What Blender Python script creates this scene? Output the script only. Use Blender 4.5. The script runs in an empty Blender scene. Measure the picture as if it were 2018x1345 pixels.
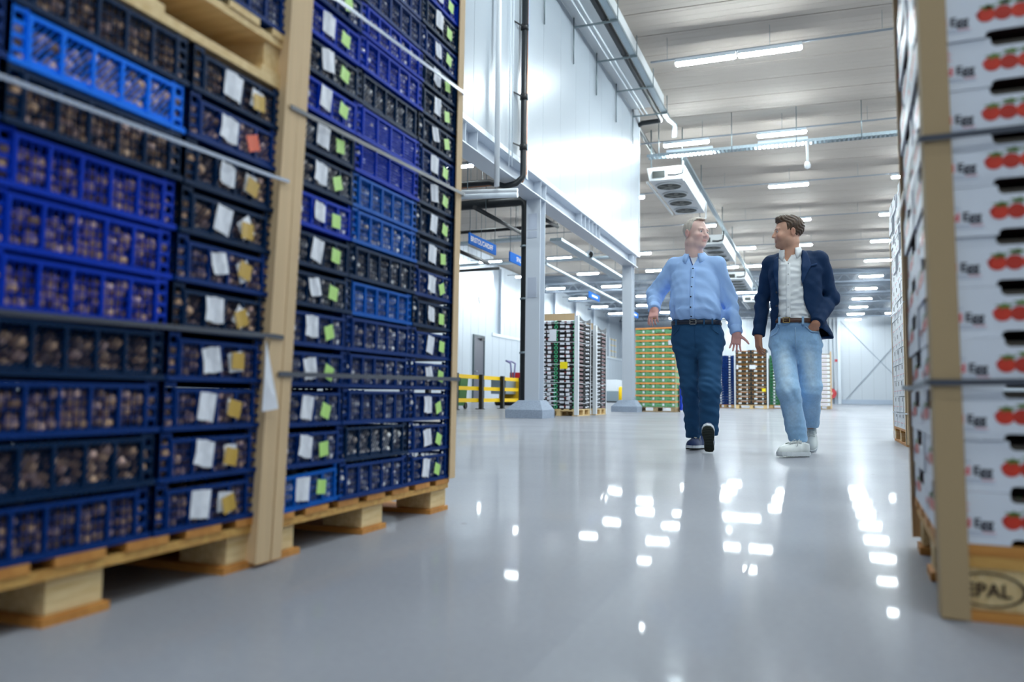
import bpy, bmesh, math, random
import numpy as np
from mathutils import Matrix, Vector

# ------------------------------------------------------------------ camera, world, exposure
SC = bpy.context.scene
COL = SC.collection
random.seed(7)
RNG = np.random.default_rng(11)
CAM_H = 0.42
YAW, PITCH, ROLL = math.radians(-21.1203), math.radians(3.9503), math.radians(0.6673)
FPX, PCX, PCY = 1570.0, 1009.0, 672.5
c_f = Vector((math.sin(YAW)*math.cos(PITCH), math.cos(YAW)*math.cos(PITCH), math.sin(PITCH)))
c_r0 = Vector((math.cos(YAW), -math.sin(YAW), 0)); c_u0 = c_r0.cross(c_f)
C_R = c_r0*math.cos(ROLL) + c_u0*math.sin(ROLL)
C_U = c_u0*math.cos(ROLL) - c_r0*math.sin(ROLL)
C_F = c_f
cam_d = bpy.data.cameras.new('camera')
cam = bpy.data.objects.new('camera', cam_d); COL.objects.link(cam)
m3 = Matrix((C_R, C_U, -C_F)).transposed()
cam.matrix_world = Matrix.Translation((0, 0, CAM_H)) @ m3.to_4x4()
cam_d.sensor_fit = 'HORIZONTAL'; cam_d.sensor_width = 36.0; cam_d.lens = 36.0*FPX/2018
cam_d.clip_start = 0.05; cam_d.clip_end = 400
cam_d.dof.use_dof = True; cam_d.dof.focus_distance = 6.35; cam_d.dof.aperture_fstop = 1.9
SC.camera = cam
w = bpy.data.worlds.new('world'); SC.world = w; w.use_nodes = True
w.node_tree.nodes['Background'].inputs[0].default_value = (0.75, 0.85, 1.0, 1)
w.node_tree.nodes['Background'].inputs[1].default_value = 0.3
SC.view_settings.view_transform = 'Standard'; SC.view_settings.look = 'None'
SC.view_settings.gamma = 1.0; SC.view_settings.use_curve_mapping = False
SC.view_settings.exposure = 1.0
LAMP_COLOUR = (0.86, 0.97, 1.0); LAMP_STRENGTH = 118.0      # the ceiling tubes, the hall's only light
SC.cycles.use_denoising = True
SC.cycles.max_bounces = 8; SC.cycles.diffuse_bounces = 5; SC.cycles.glossy_bounces = 4
SC.cycles.sample_clamp_indirect = 6.0
SC.cycles.caustics_reflective = False; SC.cycles.caustics_refractive = False

# ------------------------------------------------------------------ helpers
def ray(px, py): return C_F + C_R*((px-PCX)/FPX) + C_U*((PCY-py)/FPX)
def atY(px, py, Y): d = ray(px, py); return Vector((0, 0, CAM_H)) + d*(Y/d.y)
def atX(px, py, X): d = ray(px, py); return Vector((0, 0, CAM_H)) + d*(X/d.x)
def atZ(px, py, Z): d = ray(px, py); return Vector((0, 0, CAM_H)) + d*((Z-CAM_H)/d.z)

def lin(c):
    if isinstance(c, str):
        c = [int(c[i:i+2], 16)/255 for i in (1, 3, 5)]
    elif max(c) > 1: c = [x/255 for x in c]
    return tuple((x/12.92 if x <= 0.04045 else ((x+0.055)/1.055)**2.4) for x in c[:3])

class NT:
    def __init__(s, m): s.t = m.node_tree; s.n = m.node_tree.nodes; s.l = m.node_tree.links
    def new(s, t, **k):
        n = s.n.new(t)
        for a, b in k.items(): setattr(n, a, b)
        return n
    def link(s, a, b): s.l.new(a, b)

MATS = {}
def mat(name, col, rough=0.5, metal=0.0, var=0.0, scale=8.0, bump=0.0, bscale=None, stretch=(1, 1, 1), spec=0.5, col2=None,
        emit=None, estr=0.0, alpha=1.0, coat=0.0, sheen=0.0, detail=4.0, wr=0.0, trans=0.0):
    if name in MATS: return MATS[name]
    m = bpy.data.materials.new(name); m.use_nodes = True; q = NT(m)
    b = q.n['Principled BSDF']
    c = lin(col)
    b.inputs['Base Color'].default_value = (*c, 1); b.inputs['Roughness'].default_value = rough
    b.inputs['Metallic'].default_value = metal; b.inputs['Specular IOR Level'].default_value = spec
    b.inputs['Coat Weight'].default_value = coat; b.inputs['Sheen Weight'].default_value = sheen
    b.inputs['Transmission Weight'].default_value = trans
    if emit: b.inputs['Emission Color'].default_value = (*emit, 1); b.inputs['Emission Strength'].default_value = estr
    if var or bump or col2 or wr:
        tc = q.new('ShaderNodeTexCoord'); mp = q.new('ShaderNodeMapping'); mp.inputs['Scale'].default_value = stretch
        q.link(tc.outputs['Object'], mp.inputs['Vector'])
        no = q.new('ShaderNodeTexNoise'); no.inputs['Scale'].default_value = scale; no.inputs['Detail'].default_value = detail
        q.link(mp.outputs[0], no.inputs['Vector'])
        if var or col2:
            rp = q.new('ShaderNodeValToRGB'); rp.color_ramp.elements[0].position = 0.3; rp.color_ramp.elements[1].position = 0.7
            ca = tuple(max(0, x*(1-var)) for x in c); cb = lin(col2) if col2 else tuple(min(1, x*(1+var)) for x in c)
            rp.color_ramp.elements[0].color = (*(c if col2 else ca), 1); rp.color_ramp.elements[1].color = (*cb, 1)
            q.link(no.outputs[0], rp.inputs[0]); q.link(rp.outputs[0], b.inputs['Base Color'])
        if wr:
            mr = q.new('ShaderNodeMapRange'); mr.inputs[3].default_value = max(0, rough-wr); mr.inputs[4].default_value = rough+wr
            q.link(no.outputs[0], mr.inputs[0]); q.link(mr.outputs[0], b.inputs['Roughness'])
        if bump:
            n2 = no
            if bscale:
                n2 = q.new('ShaderNodeTexNoise'); n2.inputs['Scale'].default_value = bscale; n2.inputs['Detail'].default_value = 3
                q.link(mp.outputs[0], n2.inputs['Vector'])
            bp = q.new('ShaderNodeBump'); bp.inputs['Strength'].default_value = bump; bp.inputs['Distance'].default_value = 0.01
            q.link(n2.outputs[0], bp.inputs['Height']); q.link(bp.outputs[0], b.inputs['Normal'])
    MATS[name] = m; return m

class MB:
    """collects verts / faces (with a material index) and links them as ONE mesh object"""
    def __init__(s): s.v = []; s.f = []; s.mi = []; s.smooth = []
    def add(s, vs, fs, mi=0, sm=False):
        o = len(s.v); s.v += [tuple(v) for v in vs]; s.f += [tuple(i+o for i in f) for f in fs]
        s.mi += [mi]*len(fs); s.smooth += [sm]*len(fs); return s
    def box(s, x0, x1, y0, y1, z0, z1, mi=0):
        v = [(x, y, z) for x in (x0, x1) for y in (y0, y1) for z in (z0, z1)]
        return s.add(v, [(0, 1, 3, 2), (4, 6, 7, 5), (0, 4, 5, 1), (2, 3, 7, 6), (0, 2, 6, 4), (1, 5, 7, 3)], mi)
    def bar(s, a, b, w, h=None, mi=0, up=(0, 0, 1)):
        a, b = Vector(a), Vector(b); d = (b-a).normalized(); u = Vector(up)
        if abs(d.dot(u)) > 0.99: u = Vector((1, 0, 0))
        r = d.cross(u).normalized(); u = r.cross(d); h = w if h is None else h
        v = [p + r*(sx*w/2) + u*(sz*h/2) for p in (a, b) for sx, sz in ((-1, -1), (1, -1), (1, 1), (-1, 1))]
        return s.add(v, [(3, 2, 1, 0), (4, 5, 6, 7), (0, 1, 5, 4), (1, 2, 6, 5), (2, 3, 7, 6), (3, 0, 4, 7)], mi)
    def tube(s, pts, r, n=10, mi=0, caps=True, sm=True):
        pts = [Vector(p) for p in pts]; rs = r if isinstance(r, (list, tuple)) else [r]*len(pts)
        t0 = (pts[1]-pts[0]).normalized(); u = Vector((0, 0, 1)) if abs(t0.z) < 0.9 else Vector((1, 0, 0))
        vs = []
        for i, p in enumerate(pts):
            t = ((pts[min(i+1, len(pts)-1)]-p).normalized() + (p-pts[max(i-1, 0)]).normalized()).normalized()
            a = t.cross(u).normalized(); u = a.cross(t).normalized()
            vs += [p + (a*math.cos(2*math.pi*k/n) + u*math.sin(2*math.pi*k/n))*rs[i] for k in range(n)]
        fs = [(i*n+k, i*n+(k+1) % n, (i+1)*n+(k+1) % n, (i+1)*n+k) for i in range(len(pts)-1) for k in range(n)]
        s.add(vs, fs, mi, sm)
        if caps:
            o = len(s.v)-len(vs); s.f += [tuple(o+k for k in reversed(range(n))), tuple(o+(len(pts)-1)*n+k for k in range(n))]
            s.mi += [mi]*2; s.smooth += [False]*2
        return s
    def prism(s, poly, t0, t1, plane='XZ', mi=0):
        """polygon (a,b) extruded along the third axis"""
        def P(a, b, t): return {'XZ': (a, t, b), 'YZ': (t, a, b), 'XY': (a, b, t)}[plane]
        n = len(poly); v = [P(a, b, t0) for a, b in poly] + [P(a, b, t1) for a, b in poly]
        return s.add(v, [tuple(range(n)), tuple(reversed(range(n, 2*n)))] + [(i, i+n, (i+1) % n+n, (i+1) % n) for i in range(n)], mi)
    def ico(s, c, r, sub=1, mi=0, sc=(1, 1, 1)):
        v, f = ICO[sub]; return s.add([(c[0]+x*r*sc[0], c[1]+y*r*sc[1], c[2]+z*r*sc[2]) for x, y, z in v], f, mi, True)
    def disc(s, c, r, axis='Y', n=16, mi=0):
        o = []
        for k in range(n):
            a, b = r*math.cos(2*math.pi*k/n), r*math.sin(2*math.pi*k/n)
            o.append({'Y': (c[0]+a, c[1], c[2]+b), 'X': (c[0], c[1]+a, c[2]+b), 'Z': (c[0]+a, c[1]+b, c[2])}[axis])
        return s.add(o, [tuple(range(n))], mi)
    def mesh(s, name, mats):
        me = bpy.data.meshes.new(name); me.from_pydata(s.v, [], s.f)
        for m in (mats if isinstance(mats, (list, tuple)) else [mats]): me.materials.append(m)
        me.polygons.foreach_set('material_index', s.mi); me.polygons.foreach_set('use_smooth', s.smooth)
        bm = bmesh.new(); bm.from_mesh(me); bmesh.ops.recalc_face_normals(bm, faces=bm.faces); bm.to_mesh(me); bm.free()
        return me
    def build(s, name, mats, parent=None, loc=(0, 0, 0), rz=0.0):
        return inst(name, s.mesh(name, mats), parent, loc, rz)

def _ico(sub):
    bm = bmesh.new(); bmesh.ops.create_icosphere(bm, subdivisions=sub, radius=1.0)
    r = ([tuple(v.co) for v in bm.verts], [tuple(v.index for v in f.verts) for f in bm.faces]); bm.free(); return r
ICO = {1: _ico(1), 2: _ico(2), 3: _ico(3)}

def inst(name, me, parent=None, loc=(0, 0, 0), rz=0.0, rot=None):
    o = bpy.data.objects.new(name, me); COL.objects.link(o)
    o.location = loc; o.rotation_euler = rot if rot else (0, 0, rz)
    if parent: o.parent = parent
    return o
def tag(o, label=None, cat=None, group=None, kind=None):
    for k, v in (('label', label), ('category', cat), ('group', group), ('kind', kind)):
        if v: o[k] = v
    return o
def empty(name, loc=(0, 0, 0), rz=0.0, label=None, cat=None, group=None, kind=None):
    o = bpy.data.objects.new(name, None); COL.objects.link(o); o.location = loc; o.rotation_euler = (0, 0, rz); o.empty_display_size = 0.1
    return tag(o, label, cat, group, kind)
def setmat(o, m, slot=0):
    o.material_slots[slot].link = 'OBJECT'; o.material_slots[slot].material = m

def text_mesh(s, size, ext=0.0, bold=0.0, align='LEFT'):
    """the outline of some lettering as (verts, faces) in the XY plane"""
    cu = bpy.data.curves.new('lettering', 'FONT'); cu.body = s; cu.size = size; cu.extrude = ext; cu.offset = bold; cu.align_x = align
    cu.resolution_u = 3
    ob = bpy.data.objects.new('lettering', cu); COL.objects.link(ob)
    dg = bpy.context.evaluated_depsgraph_get(); me = bpy.data.meshes.new_from_object(ob.evaluated_get(dg))
    r = ([tuple(v.co) for v in me.vertices], [tuple(p.vertices) for p in me.polygons])
    bpy.data.objects.remove(ob); bpy.data.curves.remove(cu); bpy.data.meshes.remove(me)
    return r
def put_text(mb, s, size, xf, mi=0, ext=0.0, bold=0.0, align='LEFT'):
    v, f = text_mesh(s, size, ext, bold, align); mb.add([xf(*p) for p in v], f, mi)
ORD = ['bottom', 'second', 'third', 'fourth', 'fifth', 'sixth', 'seventh', 'eighth', 'ninth', 'tenth', 'eleventh', 'twelfth', 'thirteenth',
       'fourteenth', 'fifteenth', 'sixteenth', 'seventeenth', 'eighteenth', 'nineteenth', 'twentieth', 'twenty-first', 'twenty-second', 'twenty-third']
# ------------------------------------------------------------------ materials
M = {
 'wall': mat('white_panel_steel', (190, 198, 207), 0.4, spec=0.5, bump=0.02, bscale=2.0),
 'upper': mat('white_coated_panel', (162, 170, 178), 0.32, spec=0.24),
 'trim': mat('white_trim_metal', (214, 222, 230), 0.35),
 'joint': mat('panel_joint', (150, 156, 162), 0.6),
 'roof': mat('beige_roof_panel', (164, 155, 147), 0.8, spec=.2, var=0.05, scale=0.6, stretch=(0.4, 3, 1)),
 'roofgap': mat('dark_roof_seam', (96, 90, 86), 0.8),
 'deck': mat('grey_steel_deck', (98, 107, 120), 0.6),
 'steel': mat('grey_painted_steel', (196, 203, 213), 0.38, spec=0.5),
 'galv': mat('galvanised_steel', (150, 164, 172), 0.36, metal=0.75, var=0.12, scale=30),
 'thin': mat('zinc_rod', (120, 132, 136), 0.4, metal=0.6),
 'rail': mat('lamp_rail', (120, 126, 134), .6),
 'black': mat('black_pipe_lagging', (28, 32, 36), 0.42, spec=0.5),
 'blackpl': mat('black_plastic', (24, 25, 28), 0.45),
 'copper': mat('copper_pipe', (184, 120, 78), 0.3, metal=0.8),
 'white': mat('white_plastic', (228, 232, 236), 0.35),
 'concrete': mat('grey_concrete_plinth', (150, 162, 180), 0.75, var=0.12, scale=40, bump=0.15, bscale=80),
 'door': mat('dark_grey_door', (84, 84, 96), 0.4),
 'frame': mat('teal_grey_frame', (56, 74, 80), 0.4),
 'yellow': mat('yellow_barrier_plastic', (255, 208, 12), 0.5, spec=.3),
 'blue': mat('blue_sign_face', (6, 118, 226), 0.7, spec=.15),
 'signtext': mat('white_sign_lettering', (244, 248, 250), 0.4),
 'red': mat('red_paint', (200, 48, 56), 0.4),
 'lampbody': mat('lamp_housing', (190, 198, 206), 0.4),
 'glow': mat('lit_tube', (255, 255, 255), 0.5, emit=LAMP_COLOUR, estr=LAMP_STRENGTH),
 'dark': mat('dark_fan_mesh', (52, 56, 54), 0.6),
 'cooler': mat('cooler_white_sheet', (208, 212, 214), 0.4),
}
# polished concrete floor
def floor_mat():
    m = bpy.data.materials.new('polished_concrete'); m.use_nodes = True; q = NT(m); b = q.n['Principled BSDF']
    tc = q.new('ShaderNodeTexCoord')
    n1 = q.new('ShaderNodeTexNoise'); n1.inputs['Scale'].default_value = 0.9; n1.inputs['Detail'].default_value = 6
    n2 = q.new('ShaderNodeTexNoise'); n2.inputs['Scale'].default_value = 60; n2.inputs['Detail'].default_value = 4
    q.link(tc.outputs['Object'], n1.inputs['Vector']); q.link(tc.outputs['Object'], n2.inputs['Vector'])
    mx = q.new('ShaderNodeMix', data_type='FLOAT'); mx.inputs[0].default_value = 0.3
    q.link(n1.outputs[0], mx.inputs[2]); q.link(n2.outputs[0], mx.inputs[3])
    rp = q.new('ShaderNodeValToRGB'); rp.color_ramp.elements[0].position = 0.3; rp.color_ramp.elements[1].position = 0.72
    rp.color_ramp.elements[0].color = (*lin((136, 138, 146)), 1); rp.color_ramp.elements[1].color = (*lin((158, 160, 168)), 1)
    q.link(mx.outputs[0], rp.inputs[0])
    # small dark specks and scuffs
    vo = q.new('ShaderNodeTexVoronoi'); vo.inputs['Scale'].default_value = 3.1; q.link(tc.outputs['Object'], vo.inputs['Vector'])
    cmp = q.new('ShaderNodeMapRange'); cmp.inputs[1].default_value = 0.022; cmp.inputs[2].default_value = 0.045
    q.link(vo.outputs['Distance'], cmp.inputs[0])
    m2 = q.new('ShaderNodeMix', data_type='RGBA'); m2.inputs[6].default_value = (*lin((120, 119, 122)), 1)
    q.link(cmp.outputs[0], m2.inputs[0]); q.link(rp.outputs[0], m2.inputs[7]); q.link(m2.outputs[2], b.inputs['Base Color'])
    # sealed surface: a dull body under a compact (Beckmann) polish whose strength follows Fresnel
    b.inputs['Roughness'].default_value = 0.6; b.inputs['Specular IOR Level'].default_value = 0.15
    gl = q.new('ShaderNodeBsdfAnisotropic', distribution='BECKMANN'); gl.inputs['Color'].default_value = (.96, .97, 1, 1)
    mr = q.new('ShaderNodeMapRange'); mr.inputs[1].default_value = 0.3; mr.inputs[2].default_value = 0.7
    mr.inputs[3].default_value = 0.15; mr.inputs[4].default_value = 0.2
    q.link(n1.outputs[0], mr.inputs[0]); q.link(mr.outputs[0], gl.inputs['Roughness'])
    fr = q.new('ShaderNodeFresnel'); fr.inputs['IOR'].default_value = 1.32
    ml = q.new('ShaderNodeMath', operation='MULTIPLY'); ml.inputs[1].default_value = 0.11; q.link(fr.outputs[0], ml.inputs[0])
    ms = q.new('ShaderNodeMixShader'); q.link(ml.outputs[0], ms.inputs[0]); q.link(b.outputs[0], ms.inputs[1]); q.link(gl.outputs[0], ms.inputs[2])
    g2 = q.new('ShaderNodeBsdfAnisotropic', distribution='BECKMANN'); g2.inputs['Color'].default_value = (1, 1, 1, 1); g2.inputs['Roughness'].default_value = 0.045
    m4 = q.new('ShaderNodeMath', operation='MULTIPLY'); m4.inputs[1].default_value = 0.17; q.link(fr.outputs[0], m4.inputs[0])
    m5 = q.new('ShaderNodeMixShader'); q.link(m4.outputs[0], m5.inputs[0]); q.link(ms.outputs[0], m5.inputs[1]); q.link(g2.outputs[0], m5.inputs[2])
    q.link(m5.outputs[0], q.n['Material Output'].inputs['Surface'])
    return m
M['floor'] = floor_mat()
M['farwall'] = mat('bright_end_panel', (198, 204, 211), 0.45); M['brace'] = mat('grey_brace_paint', (150, 162, 176), .5)

# ------------------------------------------------------------------ the hall
XL, XR, YB, YF, ZC, XW = -19.5, 14.0, -10.0, 88.0, 9.05, -5.0
def struct(o, label): return tag(o, label, o.name.split('_')[0].split('.')[0], kind='structure')
fl = struct(MB().box(XL-1.2, XR+.2, YB-.2, YF+.2, -0.3, 0).build('floor', M['floor']), 'polished grey concrete floor mirroring the ceiling lights')
RS = math.atan(0.02)
def zc(x): return ZC - 0.02*(x+2)
ceil = struct(MB().prism([(XL-1.2, zc(XL-1.2)+.06), (XR+.2, zc(XR+.2)+.06), (XR+.2, zc(XR+.2)+.4), (XL-1.2, zc(XL-1.2)+.4)], YB-.2, YF+.2).build('ceiling', M['roofgap']),
              'high beige panelled roof over the hall')
y = 20.8-1.17*26
strip = MB().prism([(XL-1.2, zc(XL-1.2)), (XR, zc(XR)), (XR, zc(XR)+.05), (XL-1.2, zc(XL-1.2)+.05)], 0.018, 1.152)
for k in range(4):   # shallow ribs pressed into each roof panel
    y0 = 0.14+k*0.27
    strip.prism([(XL-1.2, zc(XL-1.2)-.003), (XR, zc(XR)-.003), (XR, zc(XR)), (XL-1.2, zc(XL-1.2))], y0, y0+0.1)
strip = strip.mesh('panel', M['roof'])
while y < 55:
    inst('panel', strip, ceil, (0, y, 0)); y += 1.17
dk = MB(); yy = y
while yy < YF:       # trapezoidal steel deck beyond the panels
    dk.prism([(XL-1, zc(XL-1)-.05), (XR, zc(XR)-.05), (XR, zc(XR)+.05), (XL-1, zc(XL-1)+.05)], yy, yy+.16); yy += .3
tag(dk.build('roof_deck', M['deck'], ceil), 'grey ribbed steel roof deck', kind='stuff')

def panel_wall(name, label, axis, c, a0, a1, z0, z1, t, pw, m, vis=True, gap=.008):
    """a wall of upright panels with open joints over a backing sheet; axis = the axis it runs along, c = its face"""
    s = 1 if t > 0 else -1
    lo, hi = sorted((c+s*.03, c+t))
    b = MB(); b.box(lo, hi, a0, a1, z0, z1) if axis == 'Y' else b.box(a0, a1, lo, hi, z0, z1)
    w_ = struct(b.build(name, M['joint']), label)
    n = max(1, round((a1-a0)/pw)); d = (a1-a0)/n; lo, hi = sorted((c, c+s*.03)); p = MB()
    p.box(lo, hi, gap, d-gap, z0, z1) if axis == 'Y' else p.box(gap, d-gap, lo, hi, z0, z1)
    me = p.mesh('panel', m)
    for i in range(n): inst('panel', me, w_, (0, a0+i*d, 0) if axis == 'Y' else (a0+i*d, 0, 0))
    return w_
panel_wall('wall_far', 'white panelled end wall with crossed steel bracing', 'X', YF, XL-1, XR, 0, ZC+.3, .2, 1.1, M['farwall'])
panel_wall('wall_right', 'white panelled side wall behind the carton pallets', 'Y', XR, YB, YF, 0, ZC, .2, 4.0, M['wall'])
panel_wall('wall_back', 'white panelled wall behind the viewer', 'X', YB, XL, XR, 0, ZC+.3, -.2, 4.0, M['wall'])
panel_wall('wall_left', 'white side wall with a dark grey door', 'Y', XL, YB, 47.0, 0, ZC+.3, -.2, 1.15, M['wall'])
panel_wall('wall_left_lower', 'low white wall section under a ledge beside the door wall', 'Y', XL, 47.0, YF, 0, 4.25, -1.2, 1.15, M['wall'])
panel_wall('wall_left_upper', 'set back upper white wall between grey columns', 'Y', XL-1.0, 47.0, YF, 4.25, ZC+.3, -.2, 1.15, M['wall'])
struct(MB().box(XL-1.1, XL+.06, 46.9, YF, 4.25, 4.45).build('trim_ledge', M['trim']), 'white ledge capping the low wall section')
struct(MB().box(XL-1, XR, YF-.03, YF, 0, .45).build('baseboard_far', mat('grey_base', (176, 188, 204), .5)), 'grey base strip along the end wall')
k = 0
for yy in (50.5, 56.5, 62.5, 68.5, 74.5, 80.5, 86.5):
    b = MB(); x = XL-.75
    b.box(x-.02, x, yy-.2, yy+.2, 4.45, ZC+.1); b.box(x-.3, x-.28, yy-.2, yy+.2, 4.45, ZC+.1); b.box(x-.28, x-.02, yy-.01, yy+.01, 4.45, ZC+.1)
    struct(b.build('column', M['steel']), f'slim grey column on the upper left wall, {ORD[k] if k else "first"} beyond the door'.replace('left ', '')); k += 1

# the door in the side wall
d = empty('door_1', (XL, 43.9, 0), label='tall dark grey steel door in the white side wall', cat='door', kind='structure')
MB().box(0, .05, .1, 1.6, 0, 4.02).build('leaf', M['door'], d)
MB().box(0, .09, 0, .1, 0, 4.12).box(0, .09, 1.6, 1.7, 0, 4.12).box(0, .09, .1, 1.6, 4.02, 4.12).build('frame', M['frame'], d)
MB().box(.05, .16, 1.0, 1.5, 3.82, 3.95).box(.1, .13, .7, 1.0, 3.9, 3.93).build('door_closer', M['blackpl'], d)
MB().tube([(.05, .25, 1.9), (.12, .25, 1.9), (.12, .5, 1.9)], .025, 6).build('handle', M['galv'], d)
o = empty('wall_lamp', (XL, 45.0, 6.4), label='round lit wall lamp above the grey door', cat='lamp')
MB().tube([(0, 0, 0), (.07, 0, 0)], .26, 16).build('base', M['white'], o)
MB().tube([(.07, 0, 0), (.12, 0, 0), (.15, 0, 0)], [.23, .2, .05], 16).build('diffuser', mat('wall_lamp_glow', (255, 255, 255), .4, emit=LAMP_COLOUR, estr=30), o)

# partition wall hung above the beam
panel_wall('wall_partition', 'glossy white panel wall hung above the grey steel beam', 'Y', XW, -9, 23.45, 4.66, ZC+.1, -.1, 1.13, M['upper'], gap=.004)
struct(MB().box(XW-.12, XW+.02, -9, 23.47, 4.61, 4.7).build('trim_bottom', M['trim']), 'white bottom trim of the hung panel wall')
struct(MB().box(XW-.12, XW+.015, 23.4, 23.47, 4.61, ZC).build('trim_corner', M['trim']), 'white corner trim at the end of the hung wall')
yj = atX(1037, 200, XW).y
struct(MB().box(XW, XW+.03, yj-.05, yj+.05, 4.4, ZC).build('trim_joint', mat('bluegrey_joint', (150, 170, 196), .35)), 'blue grey upright joint cover beside the black downpipe')
bm_ = MB(); X0, X1 = XW-.36, XW
bm_.box(X0, X1, -9, 23.3, 4.27, 4.292); bm_.box(X0, X1, -9, 23.3, 4.6, 4.62); bm_.box(XW-.19, XW-.17, -9, 23.3, 4.29, 4.6)
bmo = struct(bm_.build('beam', M['steel']), 'grey steel beam under the hung white wall')
st = MB().box(X0+.01, X1-.01, -.008, .008, 4.292, 4.6).mesh('stiffener', M['steel'])
for yy in (10.9, 11.35, 14.45, 14.75, 17.3, 17.62, 17.94, 18.26, 18.58, 18.9, 22.75, 23.05): inst('stiffener', st, bmo, (0, yy, 0))
for yy, nm in ((14.6, 'with two grey notices, nearer the crates'), (22.9, 'behind the banded tray pallets')):
    b = MB(); x0, x1 = (-5.31, -5.02) if yy < 15 else (-5.35, -5.06)
    b.box(x0, x1, yy-.15, yy-.132, .3, 4.27); b.box(x0, x1, yy+.132, yy+.15, .3, 4.27); b.box(-5.235, -5.215, yy-.132, yy+.132, .3, 4.27)
    if yy < 15: b = MB(); b.box(x0, x1, yy-.15, yy-.132, .3, 4.27); b.box(x0, x1, yy+.132, yy+.15, .3, 4.27); b.box(-5.175, -5.155, yy-.132, yy+.132, .3, 4.27)
    c = struct(b.build('column', M['steel']), 'grey steel column ' + nm)
    b = MB().box(-5.62, -4.87, yy-.37, yy+.37, 0, .16)
    b.add([(-5.62, yy-.37, .16), (-4.87, yy-.37, .16), (-4.87, yy+.37, .16), (-5.62, yy+.37, .16), (-5.42, yy-.2, .34), (-4.98, yy-.2, .34), (-4.98, yy+.2, .34), (-5.42, yy+.2, .34)],
          [(0, 1, 5, 4), (1, 2, 6, 5), (2, 3, 7, 6), (3, 0, 4, 7), (4, 5, 6, 7)])
    b.build('plinth', M['concrete'], c)
    if yy < 15:
        for z0, z1 in ((3.66, 3.98), (3.5, 3.63), (2.33, 2.72)):
            MB().box(-5.27, -5.09, yy-.156, yy-.15, z0, z1).build('notice', mat('grey_notice', (176, 184, 200), .5), c)
struct(MB().box(XW, -4.06, -9, 22.4, 8.8, ZC+.1).build('trim_soffit', mat('soffit_white', (206, 210, 212), .4)), 'long boxed soffit between the hung wall and the roof')

# end wall details
o = empty('cross_brace', (0, YF, 0), label='thin steel X brace across the white end wall', cat='brace', kind='structure')
for a, b in (((1.95, 8.6), (9.1, .5)), ((2.5, .5), (9.3, 8.6))): MB().bar((a[0], -.06, a[1]), (b[0], -.06, b[1]), .1, .05).build('brace_bar', M['brace'], o)
for x in (1.9, 9.3): struct(MB().box(x-.15, x+.15, YF-.3, YF-.03, 0, ZC).build('column', M['trim']), 'white end wall column %s the X brace' % ('before' if x < 5 else 'past'))
b = MB()
for x in (.95, 1.35): b.tube([(x, YF-.1, 0), (x, YF-.1, 8.8)], .035, 6)
tag(b.build('downpipe_pair', M['galv']), 'two slim grey pipes running up the end wall', 'pipe', kind='structure')
o = empty('hose_reel', (1.05, 87.5, 1.05), label='red fire hose reel on the end wall by the slatted pallet', cat='hose reel')
MB().tube([(0, -.15, 0), (0, .15, 0)], .55, 20).build('drum', M['red'], o)
MB().tube([(0, -.2, 0), (0, -.15, 0)], .18, 12).build('hub', M['white'], o); MB().box(-.05, .05, .15, .45, -.5, .5).build('bracket', M['red'], o)
tag(MB().box(1.5, 1.75, YF-.12, YF-.03, 4.3, 4.55).build('alarm_box', M['red']), 'small red alarm box high on the end wall', 'alarm')
# lattice roof girders far down the hall
for k, yy in enumerate((57.3, 63.4, 69.5, 75.6, 81.7)):
    o = empty('roof_girder', (0, yy, 0), label=f'grey lattice roof girder, {["first", "second", "third", "fourth", "last"][k]} of five going down the hall', cat='girder', group='lattice girders under the steel roof', kind='structure')
    MB().bar((XL, 0, 8.95), (XR, 0, 8.85), .12).build('top_chord', M['deck'], o); MB().bar((XL, 0, 8.35), (XR, 0, 8.3), .12).build('bottom_chord', M['deck'], o)
    b = MB(); x = XL
    while x < XR: b.bar((x, 0, 8.35), (x+.45, 0, 8.9), .05); b.bar((x+.45, 0, 8.9), (x+.9, 0, 8.35), .05); x += .9
    tag(b.build('web_bars', M['deck'], o), kind='stuff')

# ------------------------------------------------------------------ ceiling lights
ZL = 8.4
rail_me = {}
tube_h = MB().box(0, 1.4, -.08, .08, .004, .09).mesh('housing', M['lampbody'])
tb = MB(); tv = []
for x_, r_ in ((0, .03), (.03, .07), (1.37, .07), (1.4, .03)): tv += [(x_, r_*math.cos(a), -r_*math.sin(a)) for a in np.linspace(0, math.pi, 7)]
tb.add(tv, [(i*7+j, i*7+j+1, (i+1)*7+j+1, (i+1)*7+j) for i in range(3) for j in range(6)]+[tuple(range(7)), tuple(21+j for j in range(7))], 0); tube_g = tb.mesh('diffuser', M['glow'])
wire_me = MB().tube([(0, 0, 0), (0, 0, 1)], .006, 5, sm=False).mesh('suspension_wire', M['thin'])
rows = {18.7: [-3.11, -1.66, 2.5, 5.5, 9.2], 24.8: [-12.5, -8.6, -4.5, -1.66, 2.5, 5.5, 9.2], 31: [-7.8, -1.68, 2.5, 5.6, 9.2], 37.2: [-14.6, -9.9, -5.75, -1.66, 2.5, 9.2],
        43.4: [-18.9, -14.6, -10.0, -4.46, -1.66, 2.5, 6], 49.5: [-18.9, -14.6, -10.1, -5.9, -4.1, 2.5, 6], 55.7: [-18.8, -14.6, -10.3, -5.9, -2, 2.5, 6], 61.8: [-18.9, -13.4, -10.6, -6.85, -5.4, 2.5, 6],
        68: [-18.7, -14.7, -10.4, -4, 2.5, 6], 74: [-18.7, -13.8, -9, -4, 2.5, 6], 80: [-14, -9, -4, 2.5, 5.7], 85.6: [-9, 2.5], 12.5: [-8.6, -3.4, 1.2, 5.5, 9.2], 6.4: [-8.6, -3.2, 1.5, 5.5, 9.2], .2: [.6], -4: [.2, 3.6]}
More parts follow.
